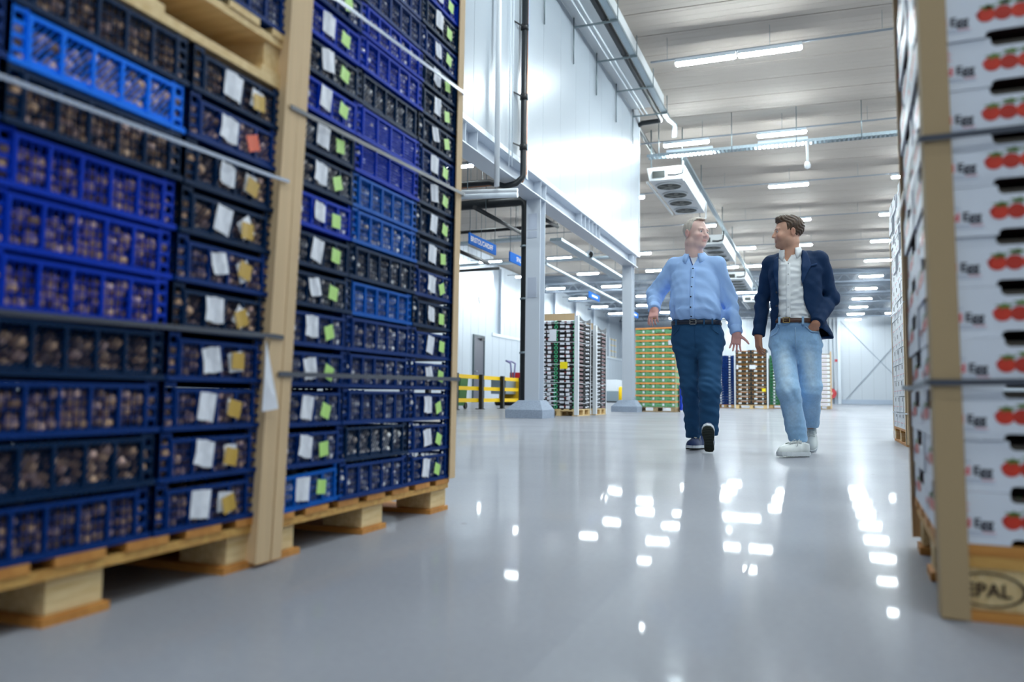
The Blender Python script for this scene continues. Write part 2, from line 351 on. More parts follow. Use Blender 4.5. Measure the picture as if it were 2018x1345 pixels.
xs_name = lambda x: 'over the wall bay' if x < -14 else 'over the barrier bay' if x < -7 else 'beside the coolers' if x < -3.5 else 'above the walking men' if x < 1 else 'on the carton side of the aisle' if x < 5 else 'deep on the carton side'
for ri, yy in enumerate(sorted(rows)):
    rn = f'{ORD[ri] if ri else "first"} row of sixteen'
    o = empty('lighting_rail', (0, yy, ZL), label=f'thin steel rail carrying the {ORD[ri] if ri else "first"} row of tube lamps', cat='rail', group='lighting rails under the roof')
    x0, x1 = min(rows[yy])-.6, max(rows[yy])+2
    segs = ((-4.9, x1), (x0, -5.25)) if yy < 23.4 and x0 < -5.3 else ((max(x0, -4.9) if yy < 23.4 else x0, x1),)
    for a, b in segs:
        MB().box(a, b, -.018, .018, .1, .14).build('rail', M['rail'], o)
        x = a+.4
        while x < b:
            inst('suspension_wire', wire_me, o, (x, 0, .15)).scale = (1, 1, zc(x)-ZL-.15); x += 2.35
    for j, x in enumerate(rows[yy]):
        l = empty('tube_light', (x, yy, ZL), label=f'lit tube lamp in the {ORD[ri] if ri else "first"} row, {ORD[j] if j else "first"} along from the wall bay', cat='lamp', group='ceiling tube lamps')
        inst('housing', tube_h, l); inst('diffuser', tube_g, l)

def hang(o, *pts):
    for p in pts: MB().tube([p, (p[0], p[1], zc(p[0])-.03)], .009, 5).build('suspension_wire', M['thin'], o)
# ------------------------------------------------------------------ pipes, trays and brackets on the hung wall
X_ROD, ZA = -4.965, 8.58
Zp = 8.68
pl = lambda px, py, Z=Zp: atZ(px, py, Z)
pa, pb = pl(1168, 0), pl(1285, 200)
xp = (pa.x+pb.x)/2; xt = (pl(1192, 0).x + pl(1299, 200).x)/2; xh = pl(1255, 111, ZA).x
for k, yy in enumerate((8.4, 10.4, 12.4, 14.43, 16.43, 18.37, 20.39, 22.42)):
    o = empty('pipe_bracket', (0, yy, 0), label=f'thin zinc bracket carrying the pipes, {ORD[7-k] if k < 7 else "first"} from the end of the hung wall', cat='bracket', group='pipe brackets on the hung wall')
    MB().tube([(X_ROD, 0, 7.75), (X_ROD, 0, ZC-.2)], .016, 6).build('wall_rod', M['thin'], o)
    MB().bar((X_ROD, 0, ZA), (xh, 0, ZA), .035).build('arm', M['thin'], o); MB().tube([(xh, 0, ZA), (xh, 0, zc(xh))], .012, 5).build('hanger', M['thin'], o)
    MB().tube([(xp-.085, 0, Zp), (xp, 0, Zp-.085), (xp+.085, 0, Zp)], .012, 5).build('pipe_clip', M['galv'], o)
ye = atZ(1300, 238, Zp).y
tag(MB().tube([(xp, -8, Zp), (xp, ye-.2, Zp), (xp-.02, ye-.05, Zp), (xp-.1, ye, Zp), (xp-.6, ye+.05, Zp), (xp-.75, ye+.15, Zp-.03), (xp-.78, ye+.4, Zp-.05), (xp-.78, ye+3.2, Zp-.1)], .072, 10).build('refrigerant_pipe', M['black']),
    'thick black lagged pipe running along the top of the hung wall', 'pipe')
tr = empty('cable_tray', (0, 0, 0), label='grey steel tray beside the black lagged pipe', cat='cable tray')
MB().box(xt-.07, xt+.07, -8, ye-.3, ZA+.02, ZA+.03).build('tray_base', M['galv'], tr)
MB().box(xt+.065, xt+.075, -8, ye-.3, ZA+.02, ZA+.1).build('tray_side', M['galv'], tr)
MB().bar((xt, ye-.3, ZA+.03), (xt+.12, ye+.3, ZA+.03), .14, .03).build('tray_bend', M['galv'], tr)
MB().bar((xt+.12, ye+.3, ZA+.03), (xt, ye+.9, ZA-.15), .14, .03).build('tray_drop', M['galv'], tr)
for k, dx in enumerate((-.28, -.4)):
    tag(MB().tube([(xp+dx, -8, ZA+.05), (xp+dx, ye-.8, ZA+.05)], .02, 6).build('conduit', M['trim']), 'slim pale conduit %s the black lagged pipe' % ('close beside' if k == 0 else 'second over from'), 'conduit')
# galvanised tray running on past the coolers
t0, t1 = atZ(1352, 322, 8.2), atZ(1383, 374, 8.2); xg = (t0.x+t1.x)/2
tag(MB().box(xg-.08, xg+.08, t0.y-1, 62, 8.18, 8.26).build('cable_channel', M['galv']), 'straight galvanised channel running down the hall past the coolers', 'cable tray')
# ladder tray across the hall
yT, zT = 24.5, 7.93
o = empty('ladder_tray', (0, yT, zT), label='perforated steel ladder tray spanning the hall below the lamps', cat='cable tray')
for dy in (-.14, .14): MB().box(-4.95, 8, dy-.008, dy+.008, 0, .09).build('tray_side', M['galv'], o)
b = MB(); x = -4.9
while x < 7.9: b.box(x, x+.05, -.14, .14, 0, .015); x += .12
tag(b.build('tray_rungs', M['galv'], o), kind='stuff')
for px in (1300, 1443, 1570, 1698): x = atY(px, 290, yT).x; MB().tube([(x, -.16, -.05), (x, -.16, zc(x)-zT)], .014, 6).build('threaded_hanger', M['thin'], o)
for x, lb in ((-4.35, 'lit tube lamp lying on the ladder tray beside the hung wall'), (-1.62, 'lit tube lamp lying on the ladder tray above the ceiling camera')):
    l = empty('tube_light', (x, yT-.03, zT+.09), label=lb, cat='lamp'); inst('housing', tube_h, l); inst('diffuser', tube_g, l)
xc_ = atY(1591, 290, yT).x
o = empty('hanging_camera', (xc_, yT-.2, zT), label='white ceiling camera on a rod below the ladder tray', cat='camera')
MB().tube([(0, 0, 0), (0, 0, -.62)], .035, 8).box(-.03, .03, 0, .22, 0, .02).build('drop_rod', M['white'], o); MB().tube([(0, 0, -.62), (0, 0, -.7), (0, 0, -.78), (0, 0, -.82)], [.06, .09, .08, .02], 12).build('camera_dome', M['white'], o)
# downpipes in front of the hung wall
Xv = XW+.1
p = [atX(1032, 0, Xv), atX(1031, 355, Xv)]
dz = p[1].z
tag(MB().tube([(Xv, p[1].y, ZC), (Xv, p[1].y, dz+.25), (Xv, p[1].y-.02, dz+.05), (Xv-.1, p[1].y-.1, dz-.08), (Xv-.3, p[1].y-.12, dz-.12), (Xv-.6, p[1].y-.12, dz-.02), (XL+12, p[1].y-.12, dz)], .055, 10).build('drain_pipe', M['black']),
    'black pipe running down the hung wall and off under the beam', 'pipe')
for k, yy in enumerate((215, 160, 90, 25, 285)):
    q_ = atX(1031, [50, 130, 190, 290, 330][k], Xv); b = MB().tube([(Xv, p[1].y, q_.z-.05), (Xv, p[1].y, q_.z+.05)], .072, 10)
    if k in (0, 2, 3): tag(b.bar((Xv, p[1].y, q_.z), (XW, p[1].y-.32, q_.z), .02).build('pipe_clamp', M['blackpl']), 'black clamp on the drain pipe, %s' % {0: 'top one', 2: 'middle one', 3: 'bottom one'}[k], 'clamp', 'drain pipe clamps')
tag(MB().tube([(Xv, p[1].y+.14, ZC), (Xv, p[1].y+.14, dz+.15), (Xv-.05, p[1].y+.1, dz), (Xv-.3, p[1].y+.06, dz-.02), (XW-2.2, p[1].y+.06, dz-.02)], .02, 8).build('copper_pipe', M['copper']), 'copper pipe alongside the black drain pipe', 'pipe')
yw = atX(981, 200, Xv).y
tag(MB().tube([(Xv, yw, ZC), (Xv, yw, atX(980, 368, Xv).z)], .045, 10).build('white_downpipe', M['white']), 'white plastic pipe running down the hung wall', 'pipe')
for k, px in enumerate((1010, 1016)): tag(MB().tube([(Xv-.04, atX(px, 100, Xv).y, ZC), (Xv-.04, atX(px, 100, Xv).y, atX(px, 330, Xv).z)], .009, 6).build('thin_conduit', M['trim']), 'hair thin conduit beside the drain pipe, %s' % ('closer to the white pipe' if k == 0 else 'closer to the drain pipe'), 'conduit')
yh = yw+.2
for nm, py, r, m_, lb in (('white_cross_pipe', 377, .035, M['white'], 'slim white pipe crossing under the beam'), ('foil_cross_pipe', 386, .048, M['trim'], 'shiny foil wrapped pipe crossing under the beam')):
    q0, q1 = atY(880, py+3, yh), atY(1020, py-2, yh); o = tag(MB().tube([q0, q1], r, 12).build(nm, m_), lb, 'pipe'); hang(o, q1.lerp(q0, .3), q1.lerp(q0, .7)); yh += .3
yk = 14.62
q0, q1 = atY(870, 409, yk), atY(1018, 397, yk); xk = atY(1031, 600, yk).x+.05; zk = q1.z
tag(MB().tube([q0, q1, (xk-.1, yk, zk), (xk-.02, yk, zk-.05), (xk, yk, zk-.2), (xk, yk, .42), (xk, yk, .2)], [.1]*5+[.1, .1], 12).build('rainwater_pipe', M['black']), 'thick black pipe dropping beside the near column to its plinth', 'pipe')
for k, py in enumerate((487, 590, 696)):
    z = atY(1030, py, yk).z; tag(MB().tube([(xk, yk, z-.02), (xk, yk, z+.02)], .115, 12).build('pipe_band', M['galv']), 'bright steel band round the thick black pipe, %s' % ['top', 'middle', 'bottom'][k], 'pipe band', 'bands on the thick black pipe')

# ------------------------------------------------------------------ evaporator coolers under the roof
def cooler(y0, idx):
    o = empty('ceiling_cooler', (-4.5, y0, 7.35), label=f'white ceiling cooler with four round fans underneath, {["first", "second", "third", "fourth"][idx]} down the hall', cat='cooler', group='ceiling coolers')
    L = 5.0
    MB().prism([(-.58, .42), (-.5, 0), (.55, 0), (.62, .42)], 0, L).build('casing', M['cooler'], o)
    MB().box(-.4, .0, -.03, .0, .08, .3).build('end_grille', M['dark'], o)
    MB().box(-.62, -.57, .1, L-.1, -.04, .02).box(.55, .6, .1, L-.1, -.04, .02).build('drip_rails', M['cooler'], o)
    ring = []
    for k in range(4):
        f = empty('fan', (0, .72+k*1.18, 0)); f.parent = o
        MB().tube([(0, 0, .0), (0, 0, -.05)], .43, 20).build('fan_ring', M['cooler'], f)
        b = MB().disc((0, 0, -.052), .39, 'Z', 20)
        b.build('fan_guard', M['dark'], f)
        b = MB()
        for a in range(5):
            t = a*2*math.pi/5; b.bar((.08*math.cos(t), .08*math.sin(t), -.06), (.36*math.cos(t), .36*math.sin(t), -.06), .13, .008)
        b.tube([(0, 0, -.054), (0, 0, -.075)], .09, 10).build('fan_blades', mat('fan_blade', (96, 98, 92), .5), f)
    for k, (x, yy) in enumerate(((-.5, .3), (.5, .3), (-.5, L-.3), (.5, L-.3))): MB().tube([(x, yy, .42), (x, yy, zc(-4.5+x)-7.35)], .02, 6).build('suspension_rod', M['thin'], o)
    MB().tube([(.1, -.1, .12), (.35, -.1, .1), (.56, -.08, .15), (.58, -.05, .3), (.58, -.03, .55)], .035, 8).build('drain_hose', M['black'], o)
    MB().tube([(.56, L-1.0, .5), (.56, L+.5, .5), (.56, L+.5, -.1), (.3, L+.5, -.1)], .03, 6).build('support_frame', M['white'], o)
for i, y0 in enumerate((25.0, 36.3, 47.5, 58.8)): cooler(y0, i)

# ------------------------------------------------------------------ the side bay
for k, (pts, r, lb) in enumerate((
    ([atX(935, 409, -6.2), atX(1034, 463, -6.2)], .045, 'slanting dark sprinkler pipe behind the thick black pipe'),
    ([atY(900, 459, 24), atY(1100, 444, 24)], .06, 'dark sprinkler pipe crossing the side bay behind the first blue sign'),
    ([atX(885, 487, -9.5), atX(962, 519, -9.5)], .06, 'dark sprinkler pipe running away below the first blue sign'),
    ([atY(895, 535, 40), atY(985, 529, 40)], .08, 'dark pipe along the head of the side wall'),
    ([atX(1060, 425, -5.6), atX(1099, 447, -5.6)], .045, 'short dark pipe below the grey beam'))):
    hang(tag(MB().tube(pts, r, 8).build('sprinkler_pipe', M['blackpl']), lb, 'pipe', 'sprinkler pipes'), pts[0].lerp(pts[1], .2), pts[0].lerp(pts[1], .8))
for k, (a, b, w_, lb) in enumerate((
    (atY(880, 483, 26), atY(1036, 471, 26), .35, 'grey service tray crossing the side bay behind the blue signs'),
    (atY(890, 525, 38), atY(1240, 505, 38), .45, 'broad grey duct crossing the side bay beyond the signs'),
    (atX(1095, 472, -7.2), atX(1222, 549, -7.2), .36, 'flat grey tray hung below the beam near the far column'),
    (atX(1075, 520, -9.5), atX(1240, 606, -9.5), .1, 'slim grey tray running away above the banded pallets'))):
    hang(tag(MB().bar(a, b, w_, .08).build('service_tray', M['galv']), lb, 'cable tray', 'service trays in the side bay'), a.lerp(b, .1), a.lerp(b, .5), a.lerp(b, .9))
o = empty('loudspeaker', atX(1163, 503, -7.06), label='small horn loudspeaker clipped to the flat grey tray', cat='loudspeaker')
MB().tube([(-.1, .2, 0), (0, 0, 0), (.02, -.14, -.01)], [.05, .08, .15], 12).build('horn', M['trim'], o); MB().disc((.021, -.145, -.01), .12, 'Y', 12).build('horn_mouth', M['blackpl'], o)
def sign(px0, px1, X, label, text=None, toff=.1):
    a, b = px0, px1
    y0, y1, z0, z1 = a[0], a[1], b[0], b[1]
    o = empty('hanging_sign', (X, (y0+y1)/2, (z0+z1)/2), label=label, cat='sign', group='blue bay signs')
    L, Hh = (y1-y0)/2, (z1-z0)/2
    MB().box(-.02, .02, -L, L, -Hh, Hh).build('sign_board', M['blue'], o)
    t = MB()
    if text:
        v, f = text_mesh(text, Hh*1.3, 0, .003); xs = [p[0] for p in v]; wd = max(xs)-min(xs); s = min(1.0, L*1.86/wd)
        t.add([(.026, p[0]*s-L*.95+toff, p[1]-Hh*.42) for p in v], f)
    else: t.box(.02, .026, -L*.5, L*.6, -Hh*.35, Hh*.3)
    t.build('lettering', M['signtext'], o)
    for yy in (-L+.06, L-.06): MB().tube([(0, yy, Hh), (0, yy, zc(X)-(z0+z1)/2)], .01, 5).build('suspension_wire', M['thin'], o)
sign((19.9, 21.85), (4.62, 4.93), -9, 'blue hanging sign lettered BRISTOL/CARDIFF', 'BRISTOL/CARDIFF', .02)
sign((23.0, 24.95), (4.63, 4.94), -9, 'blue hanging sign partly behind the black pipe, white lettering', 'SPALDING', .5)
sign((32.2, 33.9), (4.6, 4.86), -9, 'blue hanging sign above the banded tray pallets')
sign((40.0, 41.9), (4.62, 4.9), -9, 'blue hanging sign beyond the far grey column')

# yellow safety barrier
XF = -9.8
o = empty('safety_barrier', (XF, 22.7, 0), label='yellow three rail safety barrier on black posts', cat='barrier')
for yy in (-3.6, -1.85, 0, 1.75, 3.5): MB().box(-.02, .09, yy-.07, yy+.07, 0, 1.07).box(-.1, .1, yy-.13, yy+.13, 0, .02).build('post', M['blackpl'], o)
for y0, y1 in ((-3.5, -1.95), (-1.75, -.1), (.1, 1.65), (1.85, 3.4)):
    for z in (.22, .58, .93): MB().prism([(y0-.12, z), (y1+.12, z), (y1+.12, z+.115), (y0-.12, z+.115)], -.1, -.03, 'YZ').build('rail', M['yellow'], o)
# clutter beyond the barrier
qw = atX(899, 800, -10.7)
o = empty('wheelie_bin', (-10.7, qw.y, 0), label='green wheelie bin half hidden behind the crate stack edge', cat='bin')
MB().prism([(-.2, .1), (.2, .1), (.28, .98), (-.28, .98)], -.28, .28, 'XZ').build('bin_body', mat('green_bin', (60, 120, 62), .5), o)
MB().box(-.32, .32, -.32, .34, .98, 1.06).build('lid', mat('green_bin', 0), o)
for x in (-.2, .2): MB().tube([(x-.03, .25, .1), (x+.03, .25, .1)], .1, 12).build('wheel', M['blackpl'], o)
q0 = atX(1010, 800, -13.0)
o = empty('pallet_truck', (-13.0, q0.y, 0), label='electric pallet truck with yellow cowl and red pack behind the barrier', cat='truck')
MB().box(-.5, .5, -.4, .4, .15, 1.1).build('cowl', mat('truck_yellow', (214, 166, 20), .4), o); MB().box(-.3, .5, .4, 1.3, .9, 1.5).build('battery_pack', M['red'], o)
MB().box(-.4, .3, -1.6, -.4, .5, 1.2).build('deck', M['galv'], o)
MB().tube([(0, -.1, 1.1), (0, -.3, 1.9), (-.2, -.35, 2.0), (-.2, .35, 2.0), (0, .3, 1.9), (0, .1, 1.1)], .04, 6).build('guard_rail', mat('violet_rail', (120, 118, 170), .4), o)
for yy in (-.9, .7): MB().tube([(-.45, yy, .16), (.45, yy, .16)], .16, 12).build('wheel', M['blackpl'], o)
qb = atX(1207, 786, -15.5)
o = empty('rack_machine', (-15.5, qb.y, 0), label='low grey wrapping machine by the side wall', cat='machine')
MB().box(-.8, .8, -1.2, 1.2, .1, .9).build('machine_base', M['galv'], o); MB().box(-.6, .6, -1.0, 1.0, .9, 1.8).build('cover', M['white'], o)
MB().box(-.85, .85, -1.25, 1.25, 0, .1).build('foot_frame', M['blackpl'], o)
qy = atX(1223, 800, -11.5)
o = empty('yellow_bollard', (-11.5, qy.y, 0), label='short yellow bollard beside the far column plinth', cat='bollard')
MB().tube([(0, 0, .05), (0, 0, 1.0), (0, 0, 1.08)], [.13, .13, .05], 12).build('bollard_tube', M['yellow'], o); MB().box(-.2, .2, -.2, .2, 0, .05).build('base_plate', M['blackpl'], o)
qr = atX(1208, 700, XL-.2)
o = empty('wire_guard', (XL-.2, qr.y, 4.45), label='yellow wire guard standing on the ledge of the low wall', cat='guard')
for z in (0, .6, 1.2, 1.8): MB().bar((0, -1.3, z+.05), (0, 1.3, z+.05), .05).build('cross_wire', M['yellow'], o)
for yy in (-1.3, 0, 1.3): MB().bar((0, yy, 0), (0, yy, 2.0), .05).build('upright_wire', M['white'], o)
# ------------------------------------------------------------------ pallets and stacked goods
W = {
 'pine': mat('pallet_pine', (222, 176, 98), 0.65, col2=(192, 138, 66), scale=5, stretch=(1, 9, 9), bump=0.1, bscale=14),
 'cream': mat('pallet_pale_pine', (236, 208, 156), 0.65, col2=(214, 180, 124), scale=5, stretch=(1, 9, 9), bump=0.1, bscale=14),
 'grey': mat('pallet_grey_wood', (196, 172, 132), 0.7, col2=(156, 130, 94), scale=6, stretch=(1, 9, 9)),
 'pine_block': mat('pallet_block_pale', (232, 206, 156), 0.7, col2=(206, 172, 116), scale=9, stretch=(9, 1, 9)), 'pine_deck': mat('pallet_deck_orange', (214, 150, 74), 0.65, col2=(188, 122, 52), scale=5, stretch=(1, 9, 9)),
 'brand': mat('branded_burn_mark', (52, 34, 22), 0.8),
 'board': mat('brown_cardboard', (212, 182, 142), 0.7, var=0.05, scale=3, stretch=(14, 14, .3)),
 'paper': mat('white_label_paper', (232, 234, 242), 0.6, var=0.05, scale=60),
 'green': mat('green_sticker', (184, 228, 124), 0.5), 'gold': mat('gold_sticker', (196, 158, 62), 0.45),
 'redsticker': mat('red_yellow_sticker', (224, 90, 52), 0.5), 'strap': mat('dark_strap', (66, 70, 82), 0.35),
 'clear': mat('pale_strap', (176, 186, 206), 0.22, spec=0.8), 'whitestrap': mat('white_strap', (226, 230, 236), 0.4),
 'navy': mat('navy_crate_plastic', (0, 46, 112), 0.5, spec=.14), 'dark': mat('dark_teal_crate_plastic', (0, 36, 72), 0.5, spec=.14),
 'royal': mat('royal_blue_crate_plastic', (0, 52, 176), 0.5, spec=.1), 'mid': mat('mid_blue_crate_plastic', (0, 88, 178), 0.5, spec=.12),
 'sky': mat('bright_blue_crate_plastic', (4, 120, 246), 0.5, spec=.12), 'black': M['blackpl'],
}
PM = {}
def part_mesh(key, fn):
    if key not in PM: PM[key] = fn()
    return PM[key]
def pallet(x, y, z, L, Wd, Hh, label, wood='pine', rz=0.0, brand=False, group='wooden pallets', detail=True):
    """boards run along local x (length L); the short end (width Wd) shows board ends, stringer, blocks"""
    o = empty('wooden_pallet', (x, y, z), rz, label, 'pallet', group); s = Hh/.144; m = W[wood]
    hb, bl = .022*s, .078*s; bw = .12*(Wd/1.0)
    def bx(a, mm=None): return lambda: MB().box(*a).mesh('piece', mm or m)
    mb_, md_ = W.get(wood+'_block', m), W.get(wood+'_deck', m)
    for i in range(3):
        yc = (-1, 0, 1)[i]*(Wd/2-bw/2)
        inst('bottom_board', part_mesh(('bb', L, bw, hb, wood), bx((-L/2, L/2, -bw*.57, bw*.57, 0, hb*.9), md_)), o, (0, yc*.985, 0))
        for j in range(3):
            xc = (-1, 0, 1)[j]*(L/2-.0725)
            inst('block', part_mesh(('bl', bw, bl, wood), bx((-.0685, .0685, -bw/2+.003, bw/2-.003, 0, bl), mb_)), o, (xc*.99, yc, hb))
    for j in range(3):
        inst('stringer', part_mesh(('st', Wd, hb, wood), bx((-.0725, .0725, -Wd/2, Wd/2, 0, hb))), o, ((-1, 0, 1)[j]*(L/2-.0725), 0, hb+bl))
    n = 5 if Wd < .9 else 7; dw = Wd/n*.72
    for k in range(n):
        yc = -Wd/2+dw/2 + k*(Wd-dw)/(n-1)
        inst('deck_board', part_mesh(('db', L, dw, hb, wood), bx((-L/2-.004, L/2+.004, -dw/2, dw/2, .001, hb), md_)), o, (0, yc, 2*hb+bl))
    if brand:
        t = MB(); cx_, cz = -L/2+.0725, hb+bl/2; yy = -Wd/2-.0008
        put_text(t, 'EPAL', .036, lambda a, b, c: (cx_+a, yy, cz+b-.013), bold=.0007, align='CENTER')
        n = 28; ring = []
        for r in (1.0, .9): ring += [(cx_+.064*r*math.cos(2*math.pi*k/n), yy, cz+.033*r*math.sin(2*math.pi*k/n)) for k in range(n)]
        t.add(ring, [(k, (k+1) % n, n+(k+1) % n, n+k) for k in range(n)]); t.build('brand_mark', W['brand'], o)
    return o

# ---- blue mesh crates -------------------------------------------------------
CH = .1075
def crate_shell(wd, dp, closed=False):
    b = MB(); h = CH-.002; t = .005; y0, y1 = -wd/2, wd/2
    b.box(-dp+.004, -.004, y0+.004, y1-.004, .003, .009)
    for sy in (y0, y1):                       # corner posts with ladder slots
        a, c = sorted((sy, sy+(.036 if sy < 0 else -.036)))
        for xx0, xx1 in ((-t, 0), (-dp, -dp+t)):
            b.box(xx0, xx1, a, a+.008, 0, h); b.box(xx0, xx1, c-.008, c, 0, h)
            for k in range(5): b.box(xx0, xx1, a+.008, c-.008, .001+k*.0235, .009+k*.0235)
        yy0, yy1 = (sy, sy+t) if sy < 0 else (sy-t, sy)
        for xa, xb in ((-.036, 0), (-dp, -dp+.036)):
            b.box(xa, xa+.008, yy0, yy1, 0, h); b.box(xb-.008, xb, yy0, yy1, 0, h)
            for k in range(5): b.box(xa+.008, xb-.008, yy0, yy1, .001+k*.0235, .009+k*.0235)
    zt = .083 if wd < dp else .09
    for x0, x1 in ((-.006, .005), (-dp-.005, -dp+.006)):
        b.box(x0, x1, y0+.03, y1-.03, zt, zt+.008); b.box(x0, x1, y0, y1, 0, .011)
    for a, c in ((y0-.004, y0+.006), (y1-.006, y1+.004)):
        b.box(-dp+.03, -.03, a, c, .088, .096); b.box(-dp, 0, a, c, 0, .011)
    if closed:
        for x0, x1 in ((-.004, -.001), (-dp, -dp+.004)): b.box(x0, x1, y0+.03, y1-.03, .01, zt)
        for a, c in ((y0, y0+.004), (y1-.004, y1)): b.box(-dp+.03, -.03, a, c, .01, .09)
        b.box(-dp+.01, -.01, y0+.01, y1-.01, .07, .074)
    return b.mesh('crate', W['navy'])
def lattice(wd, zt, nwin, kind):
    """one mesh side of a crate: ribs with a fine lattice between them, front at x=0"""
    b = MB(); y0, y1 = -wd/2+.036, wd/2-.036; ww = (y1-y0)/nwin
    for i in range(nwin+1):
        yc = y0+i*ww; b.box(-.006, .005, yc-.0036, yc+.0036, .01, zt)
    for i in range(nwin):
        a, c = y0+i*ww+.0036, y0+(i+1)*ww-.0036
        if kind == 'grid':
            n = 4
            for k in range(1, n): yc = a+(c-a)*k/n; b.box(-.003, .0, yc-.001, yc+.001, .01, zt)
            for k in range(5): zz = .012+k*(zt-.014)/4; b.box(-.003, .001, a, c, zz-.001, zz+.001)
        elif kind == 'diag':
            p = .0135; k = -8
            while k < 12:
                ya, za = a+k*p, .012; yb = ya+(zt-.012)*.8; q0, q1 = max(ya, a), min(yb, c)
                if q1-q0 > .003: b.bar((-.002, q0, za+(q0-ya)/.8), (-.002, q1, za+(q1-ya)/.8), .0025, .0025)
                k += 1
            b.box(-.004, 0, a, c, .012, .02)
        else:
            zz = .014
            while zz < zt: b.box(-.004, .001, a, c, zz, zz+.0045); zz += .0092
    return b.mesh('lattice_side', W['navy'])
def heap(wd, dp, tones, seed):
    r = random.Random(seed); b = MB(); y0, y1 = -wd/2+.014, wd/2-.014
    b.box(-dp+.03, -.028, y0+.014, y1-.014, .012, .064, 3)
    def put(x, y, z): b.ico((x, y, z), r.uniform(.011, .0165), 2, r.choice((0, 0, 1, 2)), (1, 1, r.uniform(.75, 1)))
    n = int((y1-y0)/.027)
    for i in range(n):
        for z in (.022, .04, .058, .072):
            if r.random() < .97: put(-.0135-r.uniform(0, .006), y0+.013+(i+r.uniform(-.3, .3))*(y1-y0-.026)/(n-1), z+r.uniform(-.006, .006))
    for i in range(int(dp/.03)):
        for z in (.024, .048, .068):
            put(-.02-i*.03, y0+.012, z); put(-.02-i*.03, y1-.012, z)
            if i > 0: put(-.02-i*.03, y0+(y1-y0)*r.random(), .07)
    return b.mesh('produce_heap', tones)
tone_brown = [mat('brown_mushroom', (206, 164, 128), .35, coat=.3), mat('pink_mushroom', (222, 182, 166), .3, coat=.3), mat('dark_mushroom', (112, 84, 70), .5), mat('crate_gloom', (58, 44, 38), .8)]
tone_pale = [mat('pale_mushroom', (250, 246, 242), .2, coat=1.0), mat('grey_mushroom', (226, 216, 210), .2, coat=1.0), mat('taupe_mushroom', (150, 138, 130), .3, coat=.6), mat('pale_crate_fill', (120, 112, 108), .5)]  # three mushroom tones mixed at random, then the fill
SHORT, LONG = (.318, .405), (.405, .318)
def bent_label(wv, hv, seed):
    r = random.Random(seed); n = 4; vs = []
    for i in range(n+1):
        for j in range(3):
            vs.append((.0012+.0025*math.sin(i*1.7+j+seed), (i/n-.5)*wv+r.uniform(-.002, .002), (j/2-.5)*hv+r.uniform(-.002, .002)))
    b = MB(); b.add(vs, [(i*3+j, (i+1)*3+j, (i+1)*3+j+1, i*3+j+1) for i in range(n) for j in range(2)])
    return b
LAB = [bent_label(.05+.008*(k % 2), .062-.006*(k % 3), k).mesh('paper_label', W['paper']) for k in range(4)]
def curl_sticker(k):
    b = MB(); v = [(.0006+.0014*abs(i-1)*(1 if k else .3), (i-1)*.021, z) for i in range(3) for z in (-.0195, .0195)]
    return b.add(v+[(x-.0005, y_, z) for x, y_, z in v], [(0, 2, 3, 1), (2, 4, 5, 3), (7, 9, 8, 6), (9, 11, 10, 8), (0, 1, 7, 6), (4, 10, 11, 5), (0, 6, 8, 2), (2, 8, 10, 4), (1, 3, 9, 7), (3, 5, 11, 9)])
STK = {g: [curl_sticker(k).mesh('sticker', W[g]) for k in range(2)] for g in ('green', 'gold', 'redsticker')}
sh_m = {False: {}, True: {}}
def crate(x, y, z, form, colour, latt, desc, sticker=None, seed=0, full=True, tones=None, grp='', tilt=0.0):
    wd, dp = form; r = random.Random(seed)
    key = (form, not full); me = part_mesh(('cs',)+key, lambda: crate_shell(wd, dp, not full))
    o = inst('mesh_crate', me, None, (x, y, z), rot=(tilt, 0, 0)); setmat(o, W[colour]); tag(o, desc, 'crate', grp)
    if not full: return o
    zt = .083 if wd < dp else .09
    f = inst('lattice_side', part_mesh(('lt', wd, zt, latt), lambda: lattice(wd, zt, 4 if (wd < dp or latt == 'slat') else 5, latt)), o); setmat(f, W[colour])
    f = inst('lattice_side', f.data, o, (-dp, 0, 0), math.pi); setmat(f, W[colour])
    for s in (-1, 1):
        e = inst('lattice_end', part_mesh(('lt', dp, .088, latt, 'e'), lambda: lattice(dp, .088, 4, 'grid')), o, (-dp/2, s*wd/2, 0), s*math.pi/2); setmat(e, W[colour])
    if sticker:
        l = inst('paper_label', r.choice(LAB), o, (.008, -.036+r.uniform(-.006, .006), .052+r.uniform(-.005, .006)), rot=(r.uniform(-.2, .2), 0, 0))
        if sticker == 'gold': inst('paper_backing', r.choice(LAB), o, (.007, .046, .047), rot=(r.uniform(-.6, .6), 0, 0)).scale = (1, .8, .75)
        s_ = inst('sticker', r.choice(STK[sticker]), o, (.0105 if sticker == 'green' else .0125, .046+r.uniform(-.006, .006), .045+r.uniform(-.006, .006)), rot=(r.uniform(-.35, .35), 0, 0))
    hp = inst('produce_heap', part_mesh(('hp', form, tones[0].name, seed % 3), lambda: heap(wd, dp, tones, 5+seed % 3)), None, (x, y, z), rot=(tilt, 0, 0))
    tag(hp, 'round %s mushrooms heaped inside the %s' % ('brown' if tones is tone_brown else 'pale', desc.split(',')[0].replace(' blue', '') + ',' + desc.split(',', 1)[1].split(' of the ')[0]), 'mushrooms', kind='stuff')
    return o
